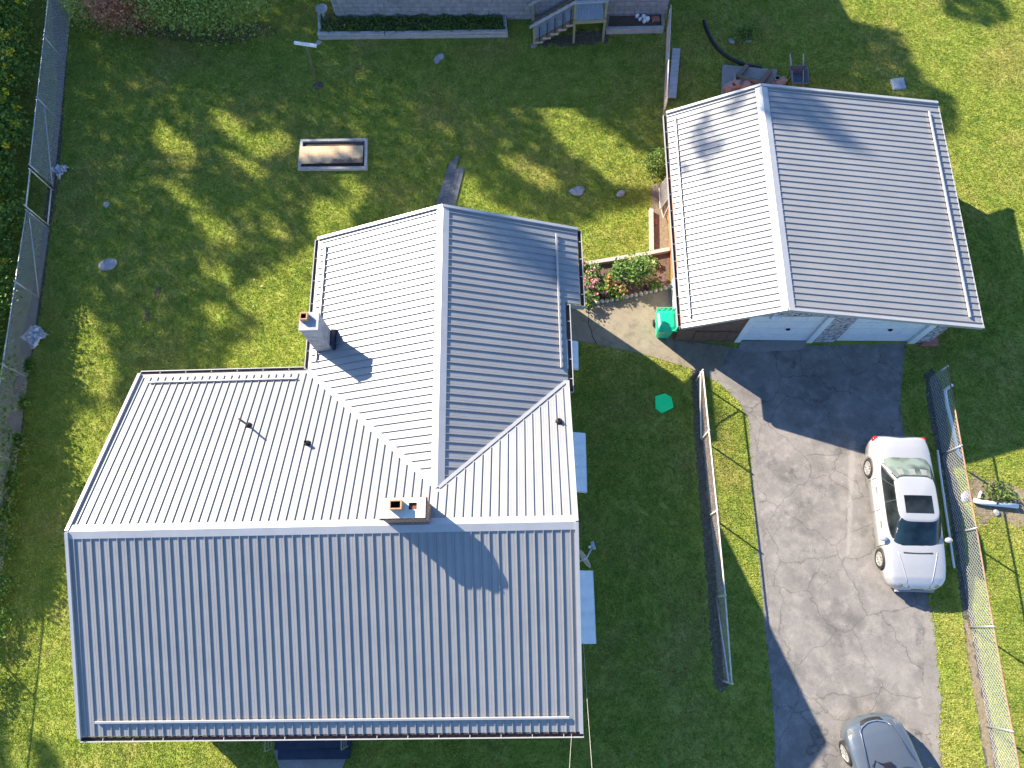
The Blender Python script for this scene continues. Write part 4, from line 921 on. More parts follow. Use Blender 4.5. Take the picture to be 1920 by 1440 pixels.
# ================================================================== CARS
def lerp_tab(x, tab, col):
    xs_ = [r[0] for r in tab]; ys_ = [r[col] for r in tab]
    i = max(0, min(len(xs_)-2, int(np.searchsorted(xs_, x))-1)); t = (x-xs_[i])/(xs_[i+1]-xs_[i]); t = max(0, min(1, t))
    # Catmull-Rom for soft body lines
    p0 = ys_[max(i-1, 0)]; p1 = ys_[i]; p2 = ys_[i+1]; p3 = ys_[min(i+2, len(ys_)-1)]
    return .5*((2*p1)+(-p0+p2)*t+(2*p0-5*p1+4*p2-p3)*t*t+(-p0+3*p1-3*p2+p3)*t*t*t)
def car_body(m, tab, axles, R, n=110, mat=0):
    """tab rows: x, half width, z bottom, z shoulder, z centre top"""
    x0, x1 = tab[0][0], tab[-1][0]; rows = []
    xs_ = sorted(set(np.linspace(x0, x1, n)) | {a+s*R*k for a in axles for s in (-1, 1) for k in (1.0, .995, .9, .75)})
    for x in xs_:
        w_, zl, zb, zt = (lerp_tab(x, tab, c) for c in (1, 2, 3, 4))
        arch = 0
        for a in axles:
            if abs(x-a) < R: arch = max(arch, math.sqrt(R*R-(x-a)**2)+.30)
        z0 = max(zl, arch); mid = max(z0+.03, zl+.45*(zb-zl))
        half = [(w_-.05, z0), (w_-.012, z0+.015), (w_, mid), (w_-.004, max(mid+.02, zb-.13)), (w_-.03, zb-.04), (w_-.075, zb), (w_-.15, zb+.35*(zt-zb)), (w_*.62, zb+.78*(zt-zb)), (w_*.3, zb+.96*(zt-zb)), (0, zt)]
        rows.append([(x, y, z) for y, z in half]+[(x, -y, z) for y, z in half[-2::-1]])
    k = len(rows[0]); vs = [p for r in rows for p in r]
    fs = [(i*k+j, i*k+j+1, (i+1)*k+j+1, (i+1)*k+j) for i in range(len(rows)-1) for j in range(k-1)]
    fs += [tuple(range(k-1, -1, -1)), tuple((len(rows)-1)*k+j for j in range(k))]
    m.add(vs, fs, mat)
class Cabin:
    def __init__(s, f, r, h, z, n=5.0, dome=.05): s.f, s.r, s.h, s.z, s.n, s.dome = f, r, h, z, n, dome
    def par(s, v):
        e = v; b = .05*math.sin(math.pi*v)      # slight bulge
        return [q[0]+(q[1]-q[0])*e for q in (s.f, s.r)]+[s.h[0]+(s.h[1]-s.h[0])*e+b*.4, s.z[0]+(s.z[1]-s.z[0])*e]
    def side(s, u, v, sg, off=0):
        f, r, h, z = s.par(v); c, a = (f+r)/2, (f-r)/2; return (c+a*u, sg*(h*(1-abs(u)**s.n)**(1/s.n)+off), z+off*.5)
    def front(s, u, v, off=0):
        f, r, h, z = s.par(v); c, a = (f+r)/2, (f-r)/2; return (c+a*(1-abs(u)**s.n)**(1/s.n)+off, h*u, z+off)
    def back(s, u, v, off=0):
        f, r, h, z = s.par(v); c, a = (f+r)/2, (f-r)/2; return (c-a*(1-abs(u)**s.n)**(1/s.n)-off, h*u, z+off)
    def roof(s, x, y, off=0):
        f, r, h, z = s.par(1); c, a = (f+r)/2, (f-r)/2; q = min(1, (abs((x-c)/a)**s.n+abs(y/h)**s.n)**(1/s.n)); return (x, y, z+s.dome*(1-q*q)+off)
    def shell(s, m):
        N = 72; rows = []
        for v in np.linspace(0, 1, 9):
            f, r, h, z = s.par(v); c, a = (f+r)/2, (f-r)/2
            rows.append([(c+a*np.sign(math.cos(t))*abs(math.cos(t))**(2/s.n), h*np.sign(math.sin(t))*abs(math.sin(t))**(2/s.n), z) for t in np.linspace(0, 2*math.pi, N, endpoint=False)])
        f, r, h, z = s.par(1); c, a = (f+r)/2, (f-r)/2
        for q in (.96, .88, .7, .45, .2, .02): rows.append([(c+(p[0]-c)*q, p[1]*q, z+s.dome*(1-q*q)) for p in rows[8]])
        vs = [p for r_ in rows for p in r_]; fs = [(i*N+j, i*N+(j+1) % N, (i+1)*N+(j+1) % N, (i+1)*N+j) for i in range(len(rows)-1) for j in range(N)]
        fs.append(tuple((len(rows)-1)*N+j for j in range(N))); m.add(vs, fs)
def grid(m, fn, us, vs_, mat=0):
    nu, nv = len(us), len(vs_); m.add([fn(u, v) for u in us for v in vs_], [(i*nv+j, i*nv+j+1, (i+1)*nv+j+1, (i+1)*nv+j) for i in range(nu-1) for j in range(nv-1)], mat)
def quadpatch(m, fn, corners, nu=10, nv=6, mat=0):
    """corners (u,v) in order bl, br, tr, tl"""
    c = [V(*q) for q in corners]
    grid(m, lambda a, b: fn(*((c[0]*(1-a)+c[1]*a)*(1-b)+(c[3]*(1-a)+c[2]*a)*b)), np.linspace(0, 1, nu), np.linspace(0, 1, nv), mat)
def wheel(parent, x, y, sg, R, rim, spokes, mats):
    """a wheel with tyre and rim; sg is the side the rim faces"""
    def ring(m, prof, c, n=32):
        vs = [(c[0]+r*math.cos(2*math.pi*k/n), c[1]+sg*d, c[2]+r*math.sin(2*math.pi*k/n)) for r, d in prof for k in range(n)]
        m.add(vs, [(i*n+k, i*n+(k+1) % n, (i+1)*n+(k+1) % n, (i+1)*n+k) for i in range(len(prof)-1) for k in range(n)])
    m = MB(); ring(m, [(rim, -.18), (R-.02, -.18), (R, -.16), (R, -.03), (R-.025, .0), (rim+.02, .008), (rim, -.005), (rim-.01, -.06)], (x, y, R)); wh = m.build('wheel', M['dark'], parent, True)
    m = MB(); ring(m, [(rim-.001, -.006), (rim-.02, .004), (rim-.03, -.02)], (x, y, R)); ring(m, [(.075, -.03), (.07, .0), (.02, .008), (.001, .008)], (x, y, R))
    for k in range(spokes):
        a = 2*math.pi*k/spokes+.2; d = V(math.cos(a), 0, math.sin(a)); c = V(x, y-sg*.012, R); m.bar(c+d*.05, c+d*(rim-.015), rim*3.0/spokes*.62, .024, (0, 1, 0))
    m.build('rim', mats[0], wh); m = MB(); ring(m, [(rim-.005, -.055), (.001, -.055)], (x, y, R)); m.build('brake', M['dark'], wh)
def paint(name, c, metal=.2, rough=.28):
    t = NT(name); n = t.noise(9, 3); return t.set(t.ramp(n, [(.3, tuple(x*.96 for x in c)), (.7, c)]), rough, metal, .5, 1.0)
def glass(name, c, rough=.06):
    t = NT(name); return t.set(t.ramp(t.noise(2.2, 2), [(.35, tuple(x*.5 for x in c)), (.65, tuple(x*1.6 for x in c))]), rough, 0, .35, .15)
M['silver'] = paint('silver_white_paint', (.42, .425, .43), .25, .3); M['grey_paint'] = paint('dark_grey_paint', (.125, .15, .18), .5, .3)
M['gl_dark'] = glass('dark_glass', (.012, .016, .018)); M['gl_rear'] = glass('pale_rear_glass', (.10, .125, .11), .08); M['gl_front'] = glass('windscreen_glass', (.010, .022, .03), .04)
M['seal'] = varied('rubber_seal', (.03, .032, .035), .2, 8, .5); M['chrome'] = varied('bright_metal', (.62, .62, .63), .06, 8, .2, .9)
M['lamp'] = varied('lamp_glass', (.20, .20, .18), .25, 14, .12, .3, .8); M['redlamp'] = varied('red_lamp', (.45, .01, .015), .2, 9, .15, 0, .6)
M['alloy'] = varied('alloy_rim', (.55, .53, .50), .1, 9, .35, .6); M['grille'] = varied('black_grille', (.02, .02, .022), .2, 12, .4)
M['seat'] = varied('pale_seat', (.19, .20, .19), .1, 5, .7)

# ---- silver-white sedan: nose towards the bottom of the picture
wr_, wf_ = P(1628, 878, .3), P(1650, 1048, .3); ax_ = wf_-wr_; WBASE = np.linalg.norm(ax_[:2]); ax_ = ax_/np.linalg.norm(ax_)
yaw = math.atan2(ax_[1], ax_[0]); left = V(-math.sin(yaw), math.cos(yaw), 0); HW = .86
cc_ = (wr_+wf_)/2+left*(HW-.02); cc_[2] = 0
sedan = thing('sedan_car', 'silver-white four-door sedan with sunroof parked on the driveway', 'car', cc_, yaw)
hb = WBASE/2; aF, aR = hb, -hb
tab = [(-2.33, .60, .42, .70, .72), (-2.30, .72, .34, .80, .83), (-2.2, .80, .26, .86, .93), (-1.9, .85, .20, .90, .99), (-1.4, .865, .18, .91, 1.0), (-.6, .87, .17, .90, .97), (.4, .87, .17, .89, .96), (1.0, .865, .17, .88, .95), (1.5, .855, .18, .83, .90), (1.95, .82, .2, .75, .81), (2.14, .74, .24, .66, .72), (2.24, .60, .32, .57, .62), (2.28, .52, .40, .52, .55)]
m = MB(); car_body(m, tab, (aF, aR), .345); m.build('body', M['silver'], sedan, True)
m = MB(); m.box(-2.1, 2.1, -.68, .68, .2, .60); m.build('underbody', M['dark'], sedan)
cab = Cabin((1.16, .36), (-1.82, -.90), (.79, .57), (.86, 1.36), 5.0, .05)
m = MB(); cab.shell(m); m.build('cabin', M['silver'], sedan, True)
m = MB(); quadpatch(m, lambda u, v: cab.front(u, v, .006), [(-.95, .12), (.95, .12), (.90, .95), (-.90, .95)], 16, 8); ws = m.build('windscreen', M['gl_front'], sedan, True)
m = MB(); quadpatch(m, lambda u, v: cab.front(u, v, .010), [(-.6, .12), (.25, .15), (.24, .19), (-.58, .15)], 10, 2); m.build('wiper', M['seal'], ws)
m = MB(); quadpatch(m, lambda u, v: cab.back(u, v, .004), [(-.97, .08), (.97, .08), (.88, .97), (-.88, .97)], 16, 8); rw_ = m.build('rear_window', M['seal'], sedan, True)
m = MB(); quadpatch(m, lambda u, v: cab.back(u, v, .008), [(-.93, .13), (.93, .13), (.84, .93), (-.84, .93)], 16, 8); m.build('pane', M['gl_rear'], rw_, True)
for u in (-.55, 0, .55):
    m = MB(); quadpatch(m, lambda a, b: cab.back(a, b, .011), [(u-.16, .70), (u+.16, .70), (u+.13, .90), (u-.13, .90)], 4, 3); m.build('headrest', M['seat'], rw_)
for sg in (-1, 1):
    m = MB(); quadpatch(m, lambda u, v: cab.side(u, v, sg, .004), [(-.78, .14), (.93, .14), (.80, .93), (-.80, .93)], 20, 6); sw = m.build('side_window', M['seal'], sedan, True)
    for c in ([(-.74, .19), (-.50, .19), (-.50, .87), (-.72, .87)], [(-.46, .19), (.06, .19), (.04, .88), (-.47, .88)], [(.10, .19), (.88, .19), (.75, .88), (.08, .88)]):
        m = MB(); quadpatch(m, lambda u, v: cab.side(u, v, sg, .008), c, 10, 5); m.build('pane', M['gl_dark'], sw, True)
    for hx in (-.62, .42):
        m = MB(); m.box(hx-.10, hx+.10, sg*.872-.014, sg*.872+.014, .74, .775); m.build('door_handle', M['chrome'], sedan)
    for dx in (-.98, -.02, 1.02): m = MB(); m.box(dx-.005, dx+.005, sg*.8715-.003, sg*.8715+.003, .26, .80); m.build('door_gap', M['seal'], sedan)
    m = MB(); m.box(-1.0, 1.0, sg*.874-.008, sg*.874+.008, .46, .53); m.build('side_strip', M['silver'], sedan)
    m = MB(); m.blob((.86, sg*.93, .93), (.085, .12, .07), seed=3, sub=2, rough=.05); m.build('wing_mirror', M['silver'], sedan, True)
    for y, r in ((.50, .105), (.30, .078)):
        xx = 2.17 if y > .4 else 2.21; m = MB(); m.blob((xx-.085, sg*y, .635), (.12, r*1.05, r*.75), seed=1, sub=3, rough=0); m.build('headlight', M['lamp'], sedan, True)
    m = MB(); m.blob((-2.21, sg*.70, .76), (.10, .13, .09), seed=2, sub=3, rough=0); m.build('tail_light', M['redlamp'], sedan, True)
    for x in (aF, aR): wheel(sedan, x, sg*(HW+.015), sg, .315, .215, 10, (M['alloy'],))
    m = MB(); pl = []
    for f in np.linspace(0, 1, 9):
        x, y = 1.22+.9*f, .56-.22*f; w_, zb_, zt_ = (lerp_tab(x, tab, c) for c in (1, 3, 4)); kk = np.interp(y/w_, (0, .3, .62, 1-.15/w_, 1), (1, .96, .78, .35, 0)); pl.append((x, sg*y, zb_+kk*(zt_-zb_)+.002))
    m.tube(pl, [.011]*8+[.004], 6); m.build('bonnet_line', M['silver'], sedan, True)
m = MB(); grid(m, lambda x, y: cab.roof(x, y, .006), np.linspace(-.36, .16, 6), np.linspace(-.40, .40, 7)); m.build('sunroof', M['gl_dark'], sedan)
m = MB(); grid(m, lambda a, b: (2.22+a, b, .62-a*.9-.1*b*b), np.linspace(-.05, .06, 3), np.linspace(-.19, .19, 7)); m.build('grille', M['grille'], sedan)
m = MB(); m.bar((2.20, -.2, .66), (2.20, .2, .66), .03, .02); m.build('grille_trim', M['chrome'], sedan)
m = MB(); grid(m, lambda a, b: (a+.10*(-b*b), b, lerp_tab(a, tab, 4)+.006), np.linspace(1.25, 1.285, 2), np.linspace(-.42, .42, 9)); m.build('bonnet_vent', M['seal'], sedan)
m = MB(); m.box(2.16, 2.33, -.55, .55, .30, .42); m.build('bumper', M['silver'], sedan)
m = MB(); m.box(-2.40, -2.25, -.62, .62, .38, .50); m.build('bumper', M['silver'], sedan)

# ---- dark grey sedan entering at the bottom edge, nose towards the garage
wl_ = P(1585, 1412, .3); yaw2 = R_(96.5); fw2 = V(math.cos(yaw2), math.sin(yaw2), 0); lf2 = V(-math.sin(yaw2), math.cos(yaw2), 0)
c2_ = wl_-fw2*1.38-lf2*.85; c2_[2] = 0
dk = thing('hatchback_car', 'dark metallic grey car at the bottom edge of the driveway, nose towards the garage', 'car', c2_, yaw2)
tab2 = [(-2.2, .60, .42, .80, .84), (-2.1, .78, .3, .90, .95), (-1.7, .85, .2, .93, .98), (-.6, .875, .17, .92, .98), (.6, .875, .17, .90, .97), (1.1, .87, .18, .86, .95), (1.5, .86, .18, .80, .90), (1.8, .82, .2, .73, .82), (2.0, .72, .22, .66, .73), (2.12, .56, .26, .58, .64), (2.19, .36, .30, .52, .55), (2.21, .26, .34, .48, .49)]
m = MB(); car_body(m, tab2, (1.38, -1.25), .36); m.build('body', M['grey_paint'], dk, True)
m = MB(); m.box(-2.0, 1.9, -.7, .7, .2, .6); m.build('underbody', M['dark'], dk)
cab2 = Cabin((.99, .12), (-1.95, -1.5), (.79, .57), (.86, 1.42), 4.5, .05)
m = MB(); cab2.shell(m); m.build('cabin', M['grey_paint'], dk, True)
m = MB(); quadpatch(m, lambda u, v: cab2.front(u, v, .006), [(-.95, .08), (.95, .08), (.90, .95), (-.90, .95)], 16, 8); ws = m.build('windscreen', M['gl_front'], dk, True)
m = MB(); quadpatch(m, lambda u, v: cab2.front(u, v, .012), [(-.75, .10), (.1, .17), (.1, .21), (-.75, .13)], 10, 2); quadpatch(m, lambda u, v: cab2.front(u, v, .012), [(0, .09), (.8, .10), (.8, .13), (0, .13)], 10, 2); m.build('wiper', M['seal'], ws)
m = MB(); quadpatch(m, lambda u, v: cab2.back(u, v, .006), [(-.93, .2), (.93, .2), (.86, .93), (-.86, .93)], 16, 8); m.build('rear_window', M['gl_dark'], dk, True)
for sg in (-1, 1):
    m = MB(); quadpatch(m, lambda u, v: cab2.side(u, v, sg, .006), [(-.85, .14), (.93, .14), (.80, .92), (-.85, .92)], 20, 6); m.build('side_window', M['gl_dark'], dk, True)
    m = MB(); m.blob((.62, sg*.95, .95), (.085, .12, .07), seed=3, sub=2, rough=.05); m.build('wing_mirror', M['grey_paint'], dk, True)
    m = MB(); grid(m, lambda a, b: (a, sg*(.80-.30*b-.16*(a-1.5)), lerp_tab(a, tab2, 3)-.005+.10*b), np.linspace(1.62, 1.98, 6), np.linspace(0, .55, 4)); m.build('headlight', M['lamp'], dk, True)
    m = MB(); m.tube([(1.02, sg*.62, .985), (1.5, sg*.52, .925), (1.85, sg*.44, .835), (2.0, sg*.36, .765)], .012, 6); m.build('bonnet_line', M['grey_paint'], dk, True)
    for x in (1.38, -1.25): wheel(dk, x, sg*.885, sg, .325, .23, 10, (M['alloy'],))
m = MB(); m.tube([(1.86, -.46, .80), (1.98, -.34, .765), (2.05, -.15, .73), (2.06, 0, .72), (2.05, .15, .73), (1.98, .34, .765), (1.86, .46, .80)], .022, 7); m.build('grille_trim', M['chrome'], dk, True)
m = MB(); grid(m, lambda a, b: (a-.5*b*b, b, .735-(a-2.06)*1.0-.1*b*b), np.linspace(2.07, 2.15, 3), np.linspace(-.33, .33, 9)); m.build('grille', M['grille'], dk)
m = MB(); m.box(.93, 1.07, -.02, .20, .95, 1.06); o = m.build('scuttle_box', M['black'], dk)
m = MB(); m.tube([(1.0, .10, 1.03), (1.12, .30, 1.0), (1.18, .36, .95), (1.05, .50, .98)], .012, 6); m.build('loose_cable', M['black'], dk, True)

# ================================================================== PLANTS
def clumps(n, c, r, seed, k=26, spread=.22):
    """leaf centres gathered in clumps on and in an ellipsoid"""
    q = np.random.default_rng(seed); d = q.normal(size=(max(1, n//k), 3)); d /= np.linalg.norm(d, axis=1)[:, None]; d[:, 2] = np.where(d[:, 2] < -.2, -d[:, 2], d[:, 2])
    cen = d*q.uniform(.55, 1.0, (len(d), 1))*np.array(r)
    p = np.repeat(cen, k, 0)+q.normal(size=(len(cen)*k, 3))*spread*np.array(r)
    p = p+np.array(c); p[:, 2] = np.maximum(p[:, 2], .03); return p
def shrub(name, label, base, r, mat, n, size, seed, cat='shrub', group=None, flowers=None, stems=5):
    t = thing(name, label, cat, base, 0, group)
    leaves('foliage', clumps(n, (0, 0, r[2]*.85), r, seed), size, M[mat], t, .4, .6, seed)
    m = MB(); q = np.random.default_rng(seed)
    for k in range(stems):
        a = q.uniform(0, 6.28); m.tube([(0, 0, -.03), (r[0]*.3*math.cos(a), r[1]*.3*math.sin(a), r[2]*.6), (r[0]*.6*math.cos(a), r[1]*.6*math.sin(a), r[2]*1.2)], [.03, .02, .008], 5)
    m.build('stem', M['bark'], t)
    if flowers:
        fm, fn, fs = flowers; p = clumps(fn, (0, 0, r[2]*1.05), (r[0]*.95, r[1]*.95, r[2]*.9), seed+5, 26, .06); p = p[p[:, 2] > r[2]*.6]
        leaves('flowers', p, fs, M[fm], t, 1.2, .8, seed+6)['kind'] = 'stuff'
    return t
# bed flowers
def bedplant(u, v, r, h, leafm, n, flo, label, seed, name='flowering_plant', cat='flower plant', ls=(.05, .11)):
    shrub(name, label, P(u, v, .02), (r, r, h), leafm, n, ls, seed, cat, None, flo, 4)
bedplant(1094, 508, .22, .26, 'weed', 260, ('pink', 260, (.05, .09)), 'bright pink flowers at the top left of the flower bed', 1)
bedplant(1112, 515, .26, .28, 'brightleaf', 320, ('pink', 300, (.05, .09)), 'pink flowers left of the leafy bush in the flower bed', 2)
bedplant(1104, 538, .34, .30, 'brightleaf', 420, ('pink', 520, (.06, .10)), 'large pale pink flower mound in the middle left of the bed', 3)
bedplant(1098, 568, .30, .26, 'brightleaf', 500, None, 'light green leafy plant at the lower left corner of the flower bed', 4, 'leafy_plant', 'plant')
bedplant(1142, 530, .28, .26, 'brightleaf', 300, ('orange', 330, (.05, .09)), 'pale orange flowers left of the leafy bush', 5)
bedplant(1124, 556, .26, .24, 'weed', 240, ('pink', 220, (.05, .09)), 'dusky pink flowers near the edging stones', 6)
bedplant(1144, 548, .26, .22, 'weed', 240, ('orange', 280, (.05, .09)), 'bright orange flowers near the edging stones', 7)
bedplant(1164, 553, .22, .2, 'weed', 160, ('orange', 180, (.05, .09)), 'small orange flowers below the leafy bush', 8)
bedplant(1160, 520, .30, .46, 'brightleaf', 520, None, 'tall light green leafy bush left of centre in the flower bed', 9, 'leafy_bush', 'bush', (.08, .16))
bedplant(1190, 518, .52, .56, 'brightleaf', 1500, ('orange', 60, (.05, .09)), 'largest leafy green bush in the flower bed', 10, 'leafy_bush', 'bush', (.07, .15))
bedplant(1228, 540, .24, .14, 'brightleaf', 240, None, 'low sprawling plant at the right end of the flower bed', 11, 'leafy_plant', 'plant')
bedplant(1224, 502, .26, .12, 'shrub', 200, None, 'sparse low plant near the garage end of the flower bed', 12, 'leafy_plant', 'plant')
shrub('round_bush', 'dark green round bush against the left wall of the garage', P(1231, 322), (.42, .5, .5), 'shrub', 1700, (.05, .11), 21)
# shrubs at the top left
shrub('conifer_shrub', 'red-brown leaved shrub at the top edge of the lawn', P(236, 10, 1.25)*V(1, 1, 0), (1.35, 1.0, 1.3), 'redshrub', 7000, (.06, .14), 31)
shrub('conifer_shrub', 'dense green shrub right of the red-brown one at the top edge', P(402, 9, 1.3)*V(1, 1, 0), (1.9, 1.1, 1.45), 'brightshrub', 11000, (.06, .14), 32)
shrub('conifer_shrub', 'low green shrub left of the red-brown one at the top edge', P(165, 14, .7)*V(1, 1, 0), (.9, .8, .8), 'brightshrub', 3500, (.06, .13), 33)
shrub('conifer_shrub', 'green shrub behind, between the red-brown and dense green ones', P(318, -2, 1.3)*V(1, 1, 0), (1.5, 1.2, 1.6), 'brightshrub', 6000, (.06, .14), 34)
# flowering weeds beyond the left fence
k = 0
for v in range(-70, 1000, 62):
    fx_ = 84-(v+70)*.082
    for j, du in enumerate((-34, -92)):
        k += 1; u = fx_+du+rng.uniform(-8, 8)-max(0, 0); r_ = rng.uniform(.95, 1.25)
        bpt = P(u, v+rng.uniform(-8, 8)); bpt[0] = min(bpt[0], -17.5-.4*j)
        shrub('goldenrod_bush', 'yellow-flowered weed bush beyond the left fence' if v < 640 else 'weed bush with few yellow flowers beyond the lower left fence', bpt, (r_, r_, rng.uniform(.9, 1.35)), 'weed', 3000, (.08, .18), 100+k, 'bush', 'weed bushes beyond the left fence', ('goldflower', 620 if v < 560 else 90, (.07, .14)), 3)
# weeds creeping along the fence foot and round the stump patch
wd = [(18, 860, .5), (30, 905, .45), (22, 960, .5), (10, 1020, .5), (-4, 1100, .6), (-6, 1180, .6), (36, 830, .3), (-20, 1290, .6), (44, 760, .3), (52, 690, .3)]
for k, (u, v, r_) in enumerate(wd):
    shrub('weed_clump', 'low leafy weeds at the foot of the lower left fence', P(u, v), (r_, r_, r_*.55), 'weed', 700, (.06, .13), 300+k, 'weeds', 'weeds along the left fence foot', None, 2)
shrub('weed_clump', 'straggly weeds over the stump patch on the shaded upper right lawn', P(1394, 70), (.5, .42, .16), 'weed', 500, (.05, .12), 330, 'weeds')
shrub('weed_clump', 'dry weeds beside the thick white pipe on the bare soil', P(1868, 925), (.5, .35, .16), 'shrub', 420, (.05, .11), 331, 'weeds')
# a few fallen leaves on the lawn
lm = MB(); lm.add([(-.05, 0, .0), (0, -.03, .012), (.05, 0, .004), (0, .03, .01)], [(0, 1, 2, 3)]); lf0 = None
for k in range(70):
    u, v = rng.uniform(130, 1230), rng.uniform(80, 640)
    if 560 < u < 1100 and v > 380: continue
    o = lm.build('fallen_leaf', M['dryleaf']) if lf0 is None else lf0.copy()
    if lf0 is None: lf0 = o
    else: sc.collection.objects.link(o)
    o.location = P(u, v, .06); o.rotation_euler = (rng.normal(0, .2), rng.normal(0, .2), rng.uniform(0, 6)); s_ = rng.uniform(.5, 1.3); o.scale = (s_, s_, s_)
    tag(o, 'small yellowish fallen leaf lying on the lawn', 'leaf', 'fallen leaves on the lawn')

# ---- grass blades over the part of the lawn in view
fr = [P(u, v)[:2] for u, v in ((-70, -70), (1990, -70), (1990, 1510), (-70, 1510))]
fr = np.array(fr); N = 330000
pt = np.stack([rng.uniform(fr[:, 0].min(), fr[:, 0].max(), N*2), rng.uniform(fr[:, 1].min(), fr[:, 1].max(), N*2)], 1); pt = pt[inpoly(pt, fr)]
def rootpoly(root, pts): a = root.rotation_euler.z; c, s_ = math.cos(a), math.sin(a); return [(root.location.x+c*x-s_*y, root.location.y+s_*x+c*y) for x, y in pts]
keep = np.ones(len(pt), bool)
jit = rng.normal(0, .035, pt.shape)
for poly in (PX_DRIVE, PX_WALK, PX_BED, PX_SIDE, PX_FWALK, PX_APRON): keep &= ~inpoly(pt+jit, [p[:2] for p in px(poly)])
for poly in (PX_DIRT, PX_GRAVEL, PX_TAN, PX_TAN2, PX_FTAN, PX_FDIRT, PX_DECKD): keep &= ~(inpoly(pt+jit*2.2, [p[:2] for p in px(poly)]) & (rng.random(len(pt)) < .93))
for root, pts in ((house, [(.4, -4.4), (12.3, -4.4), (12.3, 9.05), (5.3, 9.05), (5.3, 4.6), (.4, 4.6)]), (garage, [(-.1, -.1), (gw+.1, -.1), (gw+.1, gd+.1), (-.1, gd+.1)]), (nb, [(-.1, -.02), (NL, -.02), (NL, 9), (-.1, 9)])):
    keep &= ~inpoly(pt, rootpoly(root, pts))
for q in ([(601, 26), (600, 75), (952, 71), (948, 34)], [(1138, 30), (1133, 66), (1245, 64), (1243, 28)], [(565, 266), (690, 264), (690, 320), (560, 322)], [(1354, 122), (1457, 131), (1452, 190), (1350, 200)], [(845, 300), (876, 316), (853, 400), (813, 400)], [(1667, 149), (1694, 146), (1699, 168), (1673, 171)]):
    keep &= ~inpoly(pt, [p[:2] for p in px(q)])
for u, v, r, _ in rocks: keep &= np.hypot(*(pt-P(u, v)[:2]).T) > r*.8
pt = pt[keep][:N]; n = len(pt); nb_ = 4
base = np.repeat(pt, nb_, 0)+rng.normal(0, .028, (n*nb_, 2)); az = rng.uniform(0, 2*math.pi, n*nb_); ln = rng.uniform(.022, .052, n*nb_)*np.repeat(rng.uniform(.7, 1.25, n), nb_); le = rng.uniform(.6, 1.35, n*nb_); wd_ = rng.uniform(.009, .018, n*nb_)
d = np.stack([np.cos(az), np.sin(az)], 1); s_ = np.stack([-d[:, 1], d[:, 0]], 1)
b0 = np.concatenate([base-s_*wd_[:, None], np.full((n*nb_, 1), -.002)], 1); b1 = np.concatenate([base+s_*wd_[:, None], np.full((n*nb_, 1), -.002)], 1)
tp_ = np.concatenate([base+d*(ln*np.sin(le))[:, None], (ln*np.cos(le))[:, None]+.012], 1)
o = fast_mesh('grass', np.stack([b0, b1, tp_], 1).reshape(-1, 3), None, M['grass'], nper=3); o['kind'] = 'stuff'

# ================================================================== TREES outside the picture whose shade falls into it
LIT = [[(292, 236), (322, 232), (352, 262), (372, 290), (352, 306), (318, 296), (298, 282)], [(396, 205), (436, 212), (462, 242), (486, 262), (470, 284), (440, 268), (412, 244)], [(440, 262), (490, 256), (540, 246), (548, 272), (500, 286), (470, 296)],
       [(420, 282), (460, 292), (490, 318), (500, 340), (470, 334), (436, 306)], [(300, 340), (340, 345), (372, 376), (352, 388), (318, 372)], [(352, 372), (396, 400), (434, 424), (444, 470), (410, 466), (376, 432)], [(310, 300), (352, 318), (368, 332), (330, 330)],
       [(500, 395), (545, 440), (520, 450), (495, 420)], [(370, 480), (430, 505), (430, 535), (385, 520)],
       [(455, 540), (540, 500), (596, 460), (600, 600), (575, 700), (420, 700), (445, 650), (505, 612), (470, 590), (430, 560)], [(378, 575), (420, 570), (440, 600), (395, 612)],
       [(142, 582), (162, 578), (192, 620), (214, 690), (195, 760), (140, 720), (128, 640)], [(150, 780), (225, 760), (200, 810), (110, 830)], [(90, 700), (130, 720), (120, 770), (80, 740)],
       [(1000, 186), (1062, 198), (1135, 238), (1242, 305), (1242, 352), (1150, 345), (1085, 302), (1026, 240)], [(956, 288), (1030, 320), (1062, 345), (1000, 352), (950, 312)], [(880, 320), (915, 372), (990, 410), (1085, 435), (1085, 470), (880, 400), (860, 380)],
       [(1085, 425), (1150, 400), (1242, 380), (1242, 470), (1085, 495)], [(930, 100), (1000, 105), (1010, 125), (950, 120)], [(590, 375), (680, 385), (640, 430), (590, 450)], [(640, 320), (700, 350), (660, 380)], [(570, 278), (672, 276), (668, 300), (575, 304)]]
